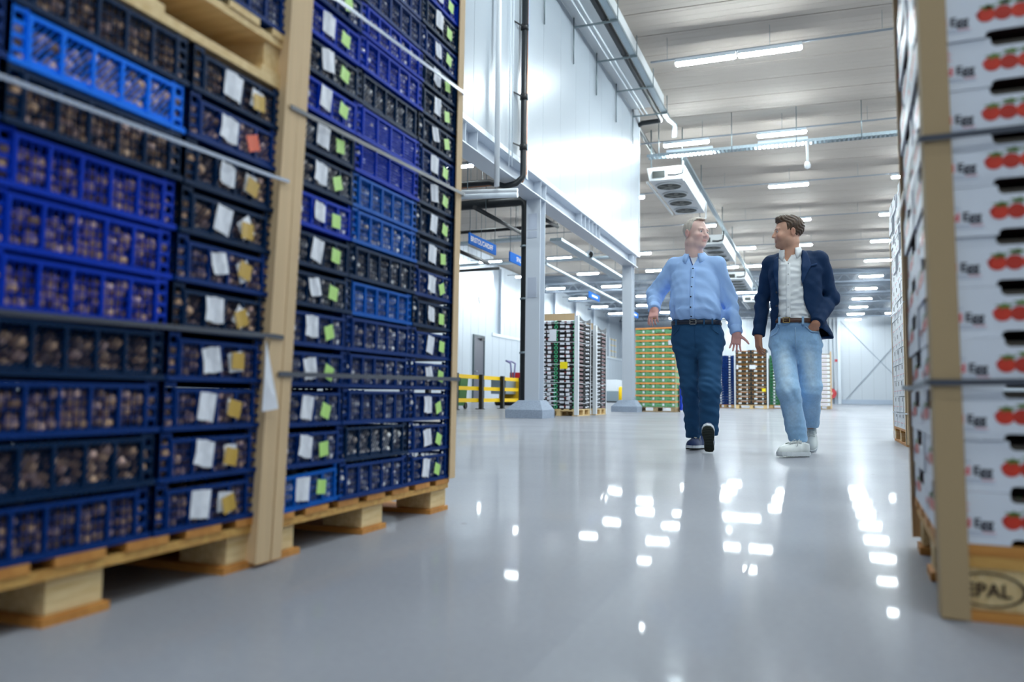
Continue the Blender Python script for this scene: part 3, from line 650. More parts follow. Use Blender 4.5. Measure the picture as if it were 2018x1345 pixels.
def edge_guard(x, y, z0, z1, a, b, lean, label, t=.004, group='cardboard edge guards'):
    """L-shaped cardboard edge guard: legs a along x and b along y (signed), leaning by (lean x, lean y) per metre"""
    pr = [(0, 0), (a, 0), (a, math.copysign(t, b)), (math.copysign(t, a), math.copysign(t, b)), (math.copysign(t, a), b), (0, b)]
    m_ = MB(); n = 6; lx, ly = lean
    m_.add([(x+p[0]+lx*z0, y+p[1]+ly*z0, z0) for p in pr]+[(x+p[0]+lx*z1, y+p[1]+ly*z1, z1) for p in pr],
           [tuple(range(n)), tuple(reversed(range(n, 2*n)))]+[(i, (i+1) % n, (i+1) % n+n, i+n) for i in range(n)])
    return tag(m_.build('edge_guard', W['board']), label, 'edge guard', group)
def strap(pts, wv, m, label, group='pallet straps'):
    b = MB()
    for p, q in zip(pts, pts[1:]):
        p, q = Vector(p), Vector(q); b.bar(p, q, .0025, wv)
    return tag(b.build('strap', m), label, 'strap', group)

XA = -1.285
Y1a, Y1b, Y2a, Y2b = .585, 1.645, 1.652, 2.688
pallet(XA-.6, (Y1a+Y1b)/2, 0, 1.2, Y1b-Y1a, .121, 'yellowish pine pallet on the floor under the gold-stickered crate stack', 'pine')
pallet(XA-.6, (Y2a+Y2b)/2, 0, 1.2, Y2b-Y2a, .115, 'yellowish pine pallet on the floor under the green-stickered crate stack', 'pine')
pallet(XA-.6, (Y1a+Y1b)/2+.072, 1.222, 1.2, Y1b-Y1a, .124, 'pale pine pallet stacked on top of the gold-stickered crates', 'cream')
up_ = bpy.data.objects['wooden_pallet.002']
for j in (-1, 0, 1): inst('bottom_board', part_mesh('bby', lambda: MB().box(-.06, .06, -(Y1b-Y1a)/2, (Y1b-Y1a)/2, 0, .022).mesh('piece', W['cream'])), up_, (j*.54, 0, -.022))
gcol = ['navy', 'navy', 'navy', 'navy', 'dark', 'navy', 'dark', 'dark', 'navy', 'dark']
glat = ['grid', 'grid', 'grid', 'grid', 'diag', 'grid', 'diag', 'diag', 'diag', 'grid']
lcol = ['navy', 'dark', 'navy', 'dark', 'royal', 'royal', 'royal', 'dark', 'sky', 'dark']
llat = ['grid', 'diag', 'grid', 'diag', 'grid', 'grid', 'grid', 'grid', 'diag', 'grid']
names = {'navy': 'navy blue', 'dark': 'dark teal blue', 'royal': 'royal blue', 'mid': 'mid blue', 'sky': 'bright sky blue'}
rr = random.Random(3)
for i in range(10):
    z = .122+i*CH; ly = .06*z
    crate(XA, 1.438+ly, z, SHORT, gcol[i], glat[i], f'{names[gcol[i]]} short-sided mesh crate, {ORD[i]} layer of the gold-stickered column', 'gold' if i != 8 else 'redsticker', i, True, tone_brown, 'gold-stickered mesh crates')
    crate(XA+rr.uniform(-.004, .004), 1.067+ly, z, LONG, lcol[i], llat[i], f'{names[lcol[i]]} long-sided mesh crate, {ORD[i]} layer of the unlabelled column nearer the viewer', None, i, True, tone_brown, 'unlabelled mesh crates in front')
    crate(XA, .70+ly, z, SHORT, 'navy', 'grid', f'navy short-sided mesh crate, {ORD[i]} layer beside the frame edge', None, i, False, tone_brown, 'edge crates')
    for k, yy in enumerate((.70, 1.1, 1.44)): crate(XA-.42, yy+ly, z, SHORT, 'navy', 'grid', f'plain navy crate hidden behind the gold-stickered stack, {ORD[i]} layer, place {"abc"[k]}', None, 0, False, None, 'inner crates')
for i in range(3):
    z = 1.346+i*CH; ly = .06*z
    crate(XA, 1.438+ly, z, SHORT, 'navy', 'grid', f'navy mesh crate, {ORD[i]} layer on the raised pale pallet beside the cardboard guard', None, i, True, tone_pale, 'crates on the raised pallet')
    crate(XA, 1.067+ly, z, LONG, 'navy', 'grid', f'navy mesh crate, {ORD[i]} layer on the raised pale pallet away from the guard', None, i, True, tone_pale, 'crates on the raised pallet')
ncol = ['mid', 'navy', 'navy', 'navy', 'navy', 'dark', 'dark', 'royal', 'dark', 'dark', 'royal', 'dark', 'royal', 'navy', 'dark', 'navy']
mcol = ['navy', 'dark', 'navy', 'navy', 'navy', 'mid', 'dark', 'mid', 'mid', 'royal', 'royal', 'dark', 'royal', 'royal', 'navy', 'navy']
mlat = ['grid', 'diag', 'grid', 'grid', 'grid', 'grid', 'grid', 'grid', 'grid', 'slat', 'slat', 'diag', 'grid', 'grid', 'grid', 'grid']
fcol = ['navy']*5+['dark', 'navy', 'dark', 'dark', 'dark', 'navy', 'dark', 'dark', 'dark', 'navy', 'dark', 'royal', 'royal']
for i in range(18):
    z = .117+i*CH
    if i < 16:
        crate(XA, 1.815+.05*z, z, SHORT, ncol[i], 'diag' if i in (8, 9) else 'grid', f'{names[ncol[i]]} short-sided mesh crate, {ORD[i]} layer, green-stickered column beside the guard', 'green', i, True, tone_pale, 'green-stickered mesh crates', .03 if i == 0 else 0)
        crate(XA+rr.uniform(-.004, .004), 2.155+.045*z, z, LONG, mcol[i], mlat[i], f'{names[mcol[i]]} long-sided mesh crate, {ORD[i]} layer between the two green-stickered columns', None, i+1, True, tone_pale, 'long-sided mesh crates')
    crate(XA, 2.526+.025*z, z, SHORT, fcol[i], 'grid', f'{names[fcol[i]]} short-sided mesh crate, {ORD[i]} layer, green-stickered column at the aisle end', 'green', i+2, True, tone_pale, 'green-stickered mesh crates')
    if i < 14:
        for k, yy in enumerate((1.82, 2.17, 2.52)): crate(XA-.42, yy+.04*z, z, SHORT, 'navy', 'grid', f'plain navy crate hidden behind the green-stickered stack, {ORD[i]} layer, place {"abc"[k]}', None, 0, False, None, 'inner crates')

edge_guard(XA+.018, 1.588, 0.012, 2.0, -.05, .05, (0, .05), 'cardboard edge guard on the gold-stickered crate stack, paper sheet hanging from it')
# a wider L: the visible leg faces the aisle
for nm, y0, y1, lean, lb in (('a', 1.585, 1.638, .05, 'tan cardboard guard strip facing the aisle on the gold-stickered stack'), ('b', 1.645, 1.682, .045, 'narrow tan cardboard guard strip on the green-stickered stack')):
    b = MB(); z0, z1 = .01, 2.0
    v = [(XA+.018+dx, yy+lean*z, z) for z in (z0, z1) for dx in (0, .005) for yy in (y0, y1)]
    b.add(v, [(0, 1, 3, 2), (4, 6, 7, 5), (0, 4, 5, 1), (2, 3, 7, 6), (0, 2, 6, 4), (1, 5, 7, 3)])
    tag(b.build('edge_guard', W['board']), lb, 'edge guard', 'cardboard edge guards')
edge_guard(XA+.016, 2.712, .115, 2.15, -.05, -.045, (0, .014), 'cardboard edge guard at the aisle end of the green-stickered stack')
fx = XA+.027
strap([(fx-.4, .55, .935), (fx, .55, .935), (fx, .9, .939), (fx, 1.6, .957), (fx+.002, 1.66, .96)], .008, W['clear'], 'shiny pale strap across the gold-stickered crate stack, higher one')
strap([(fx-.4, .55, .545), (fx, .55, .545), (fx, .93, .549), (fx, 1.62, .561), (fx, 1.66, .56)], .011, W['strap'], 'dark strap across the gold-stickered crate stack, lower one')
strap([(fx, 1.66, 1.49), (fx, 1.85, 1.534), (fx, 2.72, 1.58), (fx-.4, 2.75, 1.58)], .012, W['clear'], 'pale strap across the green-stickered crate stack, topmost')
strap([(fx, 1.66, 1.156), (fx, 2.735, 1.187), (fx-.4, 2.75, 1.187)], .012, W['strap'], 'grey strap across the green-stickered crate stack, middle one')
strap([(fx, 1.645, .468), (fx, 2.72, .48), (fx-.4, 2.74, .48)], .013, W['strap'], 'dark strap across the green-stickered crate stack, lowest')
q = [atX(525, 672, -1.252), atX(549, 806, -1.238), atX(517, 812, -1.25), atX(522, 740, -1.246)]
b = MB(); b.add([tuple(p) for p in q]+[(p.x-.0015, p.y, p.z) for p in q], [(0, 1, 2, 3), (7, 6, 5, 4), (0, 4, 5, 1), (1, 5, 6, 2), (2, 6, 7, 3), (3, 7, 4, 0)])
tag(b.build('paper_sheet', W['paper']), 'folded white paper sheet hanging from the cardboard edge guard', 'paper')

# ---- printed white cartons ---------------------------------------------------
RP = {'white': mat('white_carton', (226, 230, 240), .45), 'pr': mat('red_print', (226, 74, 84), .5), 'pk': mat('black_print', (34, 30, 46), .5),
      'pg': mat('grey_print', (176, 184, 204), .5), 'tom': mat('tomato_print', (222, 62, 30), .4, col2=(196, 40, 20), scale=40), 'leaf': mat('leaf_print', (98, 128, 52), .5), 'pink': mat('pink_print', (236, 172, 182), .5),
      'dk': mat('carton_inside_and_fill', (44, 26, 26), .7), 'brown': mat('carton_lip', (62, 54, 44), .6)}
CW, CHT = .4, .0995
def carton_mesh():
    b = MB(); h = CHT-.001; t = .004
    hx0, hx1, top, bot = .115, .285, h-.018, .013
    wall = [(0, 0), (hx0, 0), (hx0+.001, bot*.6), (hx0+.005, bot*.9), (hx0+.01, bot), (hx1-.01, bot), (hx1-.005, bot*.9), (hx1-.001, bot*.6), (hx1, 0), (CW, 0), (CW, h), (hx1, h), (hx1-.002, top+.005), (hx1-.009, top), (hx0+.009, top), (hx0+.002, top+.005), (hx0, h), (0, h)]
    b.prism(wall, 0, t, 'XZ'); b.prism(wall, CW-t, CW, 'XZ'); wall = [(0, 0), (CW, 0), (CW, h), (.225, h), (.222, h-.036), (.216, h-.04), (.064, h-.04), (.058, h-.036), (.055, h), (0, h)]
    b.prism(wall, 0, t, 'YZ'); b.prism(wall, CW-t, CW, 'YZ')
    b.box(t, CW-t, t, CW-t, .014, .017, 1); b.box(.12, CW-.05, .12, CW-.05, .017, h-.002, 1)  # floor, then a dark filler block added so no light shows through
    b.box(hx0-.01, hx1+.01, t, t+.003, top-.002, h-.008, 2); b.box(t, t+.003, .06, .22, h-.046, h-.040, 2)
    return b.mesh('printed_carton', [RP['white'], RP['dk'], RP['brown']])
def print_mesh(block):
    b = MB(); P = lambda o: (lambda x, y, z: (o[0]+x, -.0007, o[1]+y))
    put_text(b, 'Red', .023, P((.0125, .032)), 0, 0, .0009); put_text(b, 'Egg', .0245, P((.0535, .032)), 1, 0, .0008)
    st = [(.1035+(.0052 if k % 2 == 0 else .0024)*math.sin(k*math.pi/5), -.0007, .0485+(.0052 if k % 2 == 0 else .0024)*math.cos(k*math.pi/5)) for k in range(10)]
    b.add(st, [tuple(range(10))], 0)
    def line(u0, u1, z, m_, hh=.0012): b.add([(u0, -.0006, z), (u1, -.0006, z), (u1, -.0006, z+hh), (u0, -.0006, z+hh)], [(0, 1, 2, 3)], m_)
    line(.03, .066, .0215, 2, .0022); line(.068, .09, .0215, 5, .0022); line(.04, .09, .0165, 2, .0016)
    if block:
        for k in range(4): line(.012, .047-.004*(k % 2), .062+k*.0056, 5, .0030)
    else:
        for k in range(3): line(.012, .05-.008*k, .056+k*.005, 2, .0022)
    for k in range(5):
        u = .1175+k*.029; n = 18
        b.add([(u+.0162*math.cos(2*math.pi*a/n), -.0007-.00005*k, .0455+(.004 if k > 2 else 0)+.0148*math.sin(2*math.pi*a/n)) for a in range(n)], [tuple(range(n))], 3 if k % 2 == 0 else 6)
        for a in range(5):
            an = a*1.2566+.4+k; c = (u+.004, .0605+(.006 if k > 0 else 0)); 
            b.add([(c[0]-.0045*math.sin(an), -.0011, c[1]+.0045*math.cos(an)), (c[0]+.018*math.cos(an), -.0011, c[1]+.008*math.sin(an)), (c[0]+.0045*math.sin(an), -.0011, c[1]-.0045*math.cos(an))], [(0, 1, 2)], 4)
    return b.mesh('printed_front', [RP['pr'], RP['pk'], RP['pg'], RP['tom'], RP['leaf'], RP['pink'], mat('deep_tomato_print', (188, 44, 22), .4)])
cm = carton_mesh(); pm = [print_mesh(False), print_mesh(True)]
def tom_heap(seed):
    r = random.Random(seed); b = MB()
    for i in range(6):
        for u in (.035, .09): 
            b.ico((.05+i*.06+r.uniform(-.008, .008), u, .062+r.uniform(-.006, .006)), .024, 2, 0); 
            b.ico((u, .05+i*.06, .062+r.uniform(-.006, .006)), .024, 2, 0)
    for i in range(8): b.ico((.05+.3*r.random(), .05+.05*r.random(), .084), .006, 1, 1, (2, 1, .5))
    return b.mesh('tomato_heap', [mat('ripe_tomato', (178, 30, 18), .25), mat('tomato_stem', (70, 104, 40), .6)])
th = [tom_heap(k) for k in range(3)]
XR0, YR0, ZR0 = .222, 1.775, .1465
RA = -math.radians(2.3)
def rotR(x, y): dx, dy = x-XR0, y-YR0; return (XR0+dx*math.cos(RA)-dy*math.sin(RA), YR0+dx*math.sin(RA)+dy*math.cos(RA))
pallet(*rotR(XR0+.6, YR0+.4), 0, 1.2, .8, .1455, 'pine pallet branded EPAL under the printed tomato cartons', 'pine', RA, brand=True)
for i in range(17):
    z = ZR0+i*CHT; lx = -.015*z
    for j, (dx, dy) in enumerate(((0, 0), (0, .402), (.402, 0), (.402, .402))):
        nm = ['at the corner facing the viewer', 'behind the corner one along the aisle', 'beside the corner one away from the aisle', 'at the hidden inner corner'][j]
        rx_, ry_ = rotR(XR0+dx+(.004*math.sin(i*2.3+j) if i else 0), YR0+dy+.003*math.sin(i*1.7)); o = inst('printed_carton', cm, None, (rx_+lx, ry_, z), RA)
        tag(o, f'printed tomato carton, {ORD[i]} layer, {nm}', 'carton', 'printed tomato cartons')
        if j in (0, 2): inst('printed_front', pm[1 if i in (0, 9, 10, 11) else 0], o)
        if j in (0, 1): inst('printed_side', pm[0], o, (0, CW, 0), -math.pi/2)
        if j < 3:
            t_ = inst('tomato_heap', th[(i+j) % 3], None, o.location, RA); tag(t_, f'ripe tomatoes in the carton, {ORD[i]} layer, {nm}', 'tomatoes', kind='stuff')
def guard_box(x0, x1, y0, y1, z0, z1, lx, ly, label, m=None, group='cardboard edge guards'):
    b = MB(); v = [(x+lx*z, y+ly*z, z) for z in (z0, z1) for x in (x0, x1) for y in (y0, y1)]
    b.add(v, [(0, 1, 3, 2), (4, 6, 7, 5), (0, 4, 5, 1), (2, 3, 7, 6), (0, 2, 6, 4), (1, 5, 7, 3)])
    return tag(b.build('edge_guard', m or W['board']), label, 'edge guard', group)
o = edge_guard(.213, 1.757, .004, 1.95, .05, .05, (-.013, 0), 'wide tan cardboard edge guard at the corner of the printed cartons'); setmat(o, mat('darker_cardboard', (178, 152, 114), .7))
edge_guard(.243, 2.583, .03, 1.95, .04, -.012, (-.013, .0), 'tan cardboard edge guard along the aisle end of the printed cartons')
for z, lb in ((.456, 'lower'), (.944, 'upper')):
    lx = -.013*z
    strap([(1.4, 1.715, z+.02), (.25, 1.752, z), (.208+lx, 1.753, z), (.203+lx, 1.775, z), (.217+lx, 2.2, z-.006), (.233+lx, 2.6, z+.002)], .0125, W['strap'], f'dark strap round the printed tomato cartons, {lb} of two')

# ---- the far white carton pallet ---------------------------------------------
XB, YB0, YB1 = .735, 8.04, 9.39
n2, r2 = 4, 15; dw = (YB1-YB0)/n2; hh = (2.49-.15)/r2
pallet(XB+.42, (YB0+YB1)/2, 0, YB1-YB0, .84, .15, 'pine pallet under the tall stack of plain white cartons', 'pine', math.pi/2)
b = MB(); b.box(0, .42, .003, dw-.003, 0, hh-.004)
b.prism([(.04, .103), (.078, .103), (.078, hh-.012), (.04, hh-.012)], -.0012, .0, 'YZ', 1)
b.prism([(.2, .03), (.225, .02), (.235, .055), (.222, .055), (.218, .034), (.204, .042)], -.0012, 0, 'YZ', 2); b.prism([(.1, .05), (.3, .05), (.3, .056), (.1, .056)], -.0012, 0, 'YZ', 3)
bx2 = b.mesh('white_carton', [mat('plain_white_carton', (232, 234, 238), .5), RP['dk'], RP['pg'], RP['pink']])
for i in range(r2):
    for j in range(n2):
        o = inst('white_carton', bx2, None, (XB+(.012*math.sin(i*1.3+j*2.1) if i > 9 else .004*math.sin(i*2+j))-.012*(.15+i*hh)*0, YB0+j*dw, .15+i*hh))
        tag(o, f'plain white carton with hand hole, {ORD[i]} layer, {["first", "second", "third", "fourth"][j]} from the guarded corner', 'carton', 'plain white cartons')
guard_box(XB-.01, XB-.005, YB0-.012, YB0+.075, .02, 2.28, 0, 0, 'tan cardboard edge guard on the tall plain white cartons')
guard_box(XB-.01, XB+.06, YB0-.012, YB0-.007, .02, 2.28, 0, 0, 'tan cardboard guard leg facing the viewer on the tall plain white cartons')
guard_box(XB-.008, XB-.003, YB1-.02, YB1+.012, .02, 2.2, 0, 0, 'thin tan cardboard guard at the back of the tall plain white cartons')
for z, lb in ((.3, 'lowest'), (1.32, 'middle'), (2.1, 'topmost')):
    strap([(XB+.4, YB0-.016, z), (XB-.013, YB0-.016, z), (XB-.013, (YB0+YB1)/2, z-.015), (XB-.013, YB1+.014, z)], .013, W['whitestrap'], f'white strap round the plain white cartons, {lb}')

# ---- black trays banded on two pallets beside the near column ------------------
T = {'body': mat('black_tray', (40, 40, 44), .5), 'lab': W['paper'], 'ring': mat('green_clip', (70, 190, 130), .4), 'red': mat('dark_red_fruit', (120, 40, 44), .4), 'plum': mat('plum_tray_side', (134, 100, 102), .5),
     'gwhite': W['paper'], 'yl': mat('yellow_notice', (250, 226, 20), .5)}
HT = .092
def tray_mesh(wd, dp, side):
    b = MB(); h = HT-.004
    b.box(0, wd, 0, dp, 0, .006); b.box(0, wd, 0, .006, 0, h-.02); b.box(0, wd, dp-.006, dp, 0, h-.02); b.box(0, .006, 0, dp, 0, h-.02); b.box(wd-.006, wd, 0, dp, 0, h-.02)
    for x in (0, wd-.05):
        for yy in (0, dp-.05): b.box(x, x+.05, yy, yy+.05, 0, h)
    b.box(.02, wd-.02, .02, dp-.02, .03, h-.03, 1)
    if side == 'plum': b.box(wd, wd+.003, .06, dp-.1, .01, h-.035, 2)
    return b.mesh('black_tray', [T['body'], T['red'], T['plum']])
def wl(wv, hv, m): return MB().box(0, wv, -.004, 0, 0, hv).mesh('paper_label', m)
lab_a, lab_b = wl(.1, .044, T['lab']), wl(.085, .06, T['lab']); redl = wl(.1, .03, T['red'])
rb = MB(); n = 12
rv = [(r*math.cos(2*math.pi*k/n), y_, r*.9*math.sin(2*math.pi*k/n)) for y_ in (0, -.006) for r in (.042, .026) for k in range(n)]
rb.add(rv, [(k, (k+1) % n, n+(k+1) % n, n+k) for k in range(n)]+[(2*n+k, 2*n+(k+1) % n, 3*n+(k+1) % n, 3*n+k) for k in range(n)]+[(k, (k+1) % n, 2*n+(k+1) % n, 2*n+k) for k in range(n)])
ring_me = rb.mesh('clip_ring', T['ring'])
side_lab = MB().box(0, .004, 0, .12, 0, .028).box(0, .004, .15, .25, .01, .04).mesh('paper_label', T['lab'])
def banded(xr, y0, wd, dp, name, tops, layers, first):
    tw, td = wd/2, dp/2
    pallet(xr-wd/2, y0+dp/2, 0, dp, wd, .15, f'pale pine pallet under the {name}', 'cream', math.pi/2)
    for i in range(layers):
        z = .152+i*HT
        for j, (cx_, cy_) in enumerate(((0, 0), (1, 0), (1, 1))):
            o = inst('black_tray', part_mesh(('tray', tw, td, cy_ == first), lambda: tray_mesh(tw, td, 'plum' if cy_ == first else '')), None, (xr-wd+cx_*tw, y0+cy_*td, z))
            tag(o, f'black produce tray, {ORD[i]} layer of the {name}, {["beside the column", "at the white corner guard", "behind the corner guard"][j]}', 'tray', f'trays in the {name}')
            if cy_ == 0 and name.startswith('nearer'):
                inst('paper_label', lab_a, o, (.03, -.001, .02+.01*((i*7+j) % 3-1))); inst('paper_label', lab_b, o, (.16+.012*((i*5+j) % 3), -.001, .012+.006*((i*3) % 3)))
                inst('clip_ring', ring_me, o, (tw-.06, -.001, .042)); inst('fruit_window', redl, o, (.13+.06*(i % 2), -.0005, .045))
            if cy_ != first: inst('paper_label', side_lab, o, (tw+.001, .12, .02+.008*(i % 2)))
    zt = .152+layers*HT
    guard_box(xr-.07, xr+.008, y0-.012, y0-.006, .02, zt+.1, 0, 0, f'white corner guard facing the viewer on the {name}', M['white'], 'white edge guards')
    guard_box(xr+.003, xr+.009, y0-.012, y0+.1, .02, zt+.1, 0, 0, f'white corner guard facing the aisle on the {name}', M['white'], 'white edge guards')
    guard_box(xr+.003, xr+.009, y0+dp-.03, y0+dp+.01, .02, zt, 0, 0, f'white guard at the back corner of the {name}', M['white'], 'white edge guards')
    MBt = MB(); MBt.box(xr-wd, xr-.07, y0-.004, y0+.004, zt, zt+.15); tag(MBt.build('cardboard_collar', W['board']), f'brown cardboard collar along the top of the {name}', 'cardboard')
    b = MB(); yy0, yy1 = y0+.1, y0+dp
    for k in range(10):
        a, c = yy0+(yy1-yy0)*k/10, yy0+(yy1-yy0)*(k+1)/10; za = zt+.1-.09*math.sin(math.pi*k/10)+.02; zb = zt+.1-.09*math.sin(math.pi*(k+1)/10)+.02
        b.add([(xr, a, zt), (xr, c, zt), (xr, c, zb), (xr, a, za), (xr-.005, a, zt), (xr-.005, c, zt), (xr-.005, c, zb), (xr-.005, a, za)], [(0, 1, 2, 3), (7, 6, 5, 4), (3, 2, 6, 7)])
    tag(b.build('grey_collar', mat('grey_card', (92, 92, 96), .6)), f'sagging grey card along the top of the {name}', 'cardboard')
    for k, z in enumerate((.3, .72, 1.12, 1.6, 1.86, zt-.06)):
        strap([(xr-wd, y0-.016, z+.01), (xr+.012, y0-.016, z), (xr+.012, y0+dp*.5, z+.01*k-.03), (xr+.012, y0+dp, z+.01)], .010, W['whitestrap'], f'white band round the {name}, {ORD[k]} up', 'white bands round the tray pallets')
banded(-4.885, 16.6, .86, 1.05, 'nearer banded tray pallet', True, 21, 0)
banded(-4.86, 18.02, .86, .95, 'second banded tray pallet', True, 20, 1)
xx = atY(1110, 719, 16.55)
tag(MB().box(xx.x-.08, xx.x+.09, 16.57, 16.58, xx.z-.09, xx.z+.06).build('yellow_notice', T['yl']), 'bright yellow notice stuck on the nearer banded tray pallet', 'notice')
xx = atY(1088, 660, 16.55)
tag(MB().box(xx.x-.07, xx.x+.09, 16.57, 16.58, xx.z-.14, xx.z+.12).build('white_notice', W['paper']), 'large white delivery note on the nearer banded tray pallet', 'notice')

# ---- green crates between orange trays -----------------------------------------
GX0, GX1, GY = -5.13, -3.955, 23.6
gm = [mat('green_crate', (112, 176, 124), .45), mat('green_crate_dark', (62, 104, 66), .6), W['paper']]
nl = 13; hl = (2.5-.15)/nl; gw = (GX1-GX0)/4
b = MB(); h = hl-.055
b.box(.004, gw-.004, 0, .4, 0, h*.8); b.box(.004, gw*.38, -.006, .4, h*.8, h); b.box(gw*.62, gw-.004, -.006, .4, h*.8, h); b.box(gw*.38, gw*.62, .02, .4, h*.8, h, 1)
b.box(gw*.70, gw*.90, -.008, -.001, h*.25, h*.75, 2); b.box(.004, .02, -.008, 0, 0, h); b.box(gw-.02, gw-.004, -.008, 0, 0, h); b.box(.05, gw*.6, -.004, 0, h*.2, h*.3, 1)
gcr = b.mesh('green_crate', gm)
b = MB(); ww = GX1-GX0
b.box(-.01, ww+.01, -.02, .82, .012, .02); b.box(-.01, ww+.01, -.02, -.008, 0, .05); b.box(-.01, ww+.01, .81, .82, 0, .05); b.box(-.01, 0, -.02, .82, 0, .05); b.box(ww, ww+.01, -.02, .82, 0, .05)
for k in range(9): b.box(k*ww/8-.012, k*ww/8+.012, -.026, -.02, 0, .05, 0)
otr = b.mesh('orange_tray', mat('orange_tray', (240, 160, 84), .5, var=.08, scale=9))
pallet((GX0+GX1)/2, GY+.42, 0, 1.2, .82, .148, 'brown pallet under the green crates and orange trays', 'grey')
for i in range(nl):
    z = .15+i*hl
    for j in range(5):
        o = inst('green_crate', gcr, None, (GX0+min(j, 3)*gw, GY+(.41 if j == 4 else 0), z+(.03 if i == nl-1 and j == 2 else 0)))
        tag(o, f'green produce crate with white label, {ORD[i]} layer, {["first", "second", "third", "fourth", "rear"][j]} in its orange-trayed row', 'crate', 'green crates under orange trays')
    o = inst('orange_tray', otr, None, (GX0, GY, z+h)); tag(o, f'orange slip tray lying on the {ORD[i]} row of green crates', 'tray', 'orange slip trays')
    if i == nl-1: o.rotation_euler = (0, -.02, 0)
guard_box(GX1+.012, GX1+.03, GY-.03, GY-.02, .02, 2.5, 0, 0, 'thin tan edge guard on the green and orange crate stack')
q = atY(1331, 742, GY)
tag(MB().box(q.x-.2, q.x+.02, GY-.034, GY-.03, 1.98, 2.12).build('white_notice', W['paper']), 'white delivery note on the green and orange crate stack', 'notice')
tag(MB().box(GX1+.05, GX1+.1, GY+.5, GY+.9, .05, .75).box(GX1+.03, GX1+.12, GY+.48, GY+.92, .75, .79).build('blue_bin', W['royal']), 'royal blue bin standing behind the green crate stack', 'bin')

# ---- pallets far down the hall --------------------------------------------------
def far_stack(name, px0, px1, Y, layers, cols, ztop, colours, dep, wood='pine', extra=None):
    x0, x1 = atY(px0, 805, Y).x, atY(px1, 805, Y).x; wv = (x1-x0)/cols; hv = (ztop-.15)/layers
    pallet((x0+x1)/2, Y+dep/2, 0, x1-x0, dep, .15, f'pallet under the {name}', wood)
    b = MB(); b.box(.006, wv-.006, 0, dep, 0, hv*.72); 
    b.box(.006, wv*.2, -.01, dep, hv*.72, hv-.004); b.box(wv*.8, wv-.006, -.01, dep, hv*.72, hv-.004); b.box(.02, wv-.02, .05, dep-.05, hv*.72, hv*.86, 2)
    if extra == 'fruit':
        r = random.Random(4)
        for k in range(7): b.ico((wv*(.12+.76*k/6), .0, hv*.7), hv*.14, 1, 2+(k % 2))
        for u in (.2, .3, .7): b.box(wv*u, wv*u+.05, -.02, 0, hv*.25, hv*.6, 1)
        b.box(.006, wv-.006, -.006, 0, 0, .02, 3)
    else: b.box(wv*.42, wv*.42+.07, -.012, 0, hv*.25, hv*.75, 1)
    me = b.mesh('produce_crate', colours)
    for i in range(layers):
        for j in range(cols):
            o = inst('produce_crate', me, None, (x0+j*wv, Y, .15+i*hv)); tag(o, f'crate in the {name}, {ORD[i]} layer, {["first", "second", "third"][j]} along', 'crate', f'crates in the {name}')
    return x0, x1
wh = mat('label_white', (240, 244, 248), .4)
far_stack('dark blue crate stack', 1412, 1447, 37, 19, 2, 2.36, [W['navy'], wh, W['dark'], W['navy']], .8)
blk = mat('black_fruit_tray', (32, 29, 27), .5); orange = mat('orange_fruit', (206, 128, 44), .4); amber = mat('amber_fruit', (150, 110, 40), .4)
x0, x1 = far_stack('black tray stack with orange fruit', 1450, 1512, 35, 12, 2, 2.48, [blk, wh, orange, amber], .9, 'cream', 'fruit')
guard_box(x0-.05, x0, 34.97, 34.98, .02, 2.35, 0, 0, 'white corner guard before the orange fruit trays, by the blue crates', M['white'], 'white edge guards')
guard_box(x1, x1+.06, 34.97, 34.98, .02, 2.35, 0, 0, 'white corner guard before the orange fruit trays, by the aisle side', M['white'], 'white edge guards')
tag(MB().box(x1-.2, x1-.05, 34.95, 34.96, .72, .86).build('yellow_notice', T['yl']), 'small yellow notice on the orange fruit tray stack', 'notice')
for a_, b_ in ((1451, 1455), (1477, 1489)):
    p0, p1 = atY(a_, 727, 34.95), atY(b_, 722, 34.95); tag(MB().box(p0.x, p1.x, 34.95, 34.96, p0.z-.02, p1.z+.05).build('white_notice', W['paper']), 'white note on the orange fruit trays, %s' % ('narrow, by the corner guard' if a_ < 1460 else 'wide, in the middle'), 'notice')
far_stack('dark stack behind the orange fruit trays', 1508, 1516, 36.4, 14, 1, 2.2, [mat('charcoal_tray', (70, 72, 76), .5), wh, blk, blk], .8)
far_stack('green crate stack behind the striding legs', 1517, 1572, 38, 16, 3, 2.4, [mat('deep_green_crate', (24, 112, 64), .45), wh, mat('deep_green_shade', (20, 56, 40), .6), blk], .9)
x0, x1 = far_stack('royal blue box column behind the jeans', 1573, 1583, 37.5, 5, 1, 1.35, [W['royal'], W['royal'], W['navy'], W['navy']], .8)
tag(MB().box(x0, x1, 37.55, 38.2, 1.36, 1.6).prism([(x0, 1.6), (x1, 1.6), ((x0+x1)/2, 1.95), (x0, 2.05)], 37.55, 38.2, 'XZ').build('brown_carton', W['board']), 'brown carton on the royal blue box column', 'carton')
x0, x1 = atY(1596, 805, 37).x, atY(1637, 805, 37).x; nl = 13; hv = 2.25/nl
pallet((x0+x1)/2, 37.4, 0, x1-x0, .8, .15, 'pallet under the white boxes with wooden slats', 'grey')
b1 = MB().box(.01, (x1-x0)/2-.01, 0, .78, 0, hv-.035).box(.02, .3, -.006, 0, .03, hv-.07, 1).mesh('white_box', [wh, mat('pinkish_box_print', (226, 214, 220), .5)])
b2 = MB().box(-.01, x1-x0+.01, -.02, .8, 0, .03).box(-.01, .03, -.022, -.018, -.005, .035).box(x1-x0-.03, x1-x0+.01, -.022, -.018, -.005, .035).mesh('slip_board', mat('brown_slat', (150, 126, 104), .6))
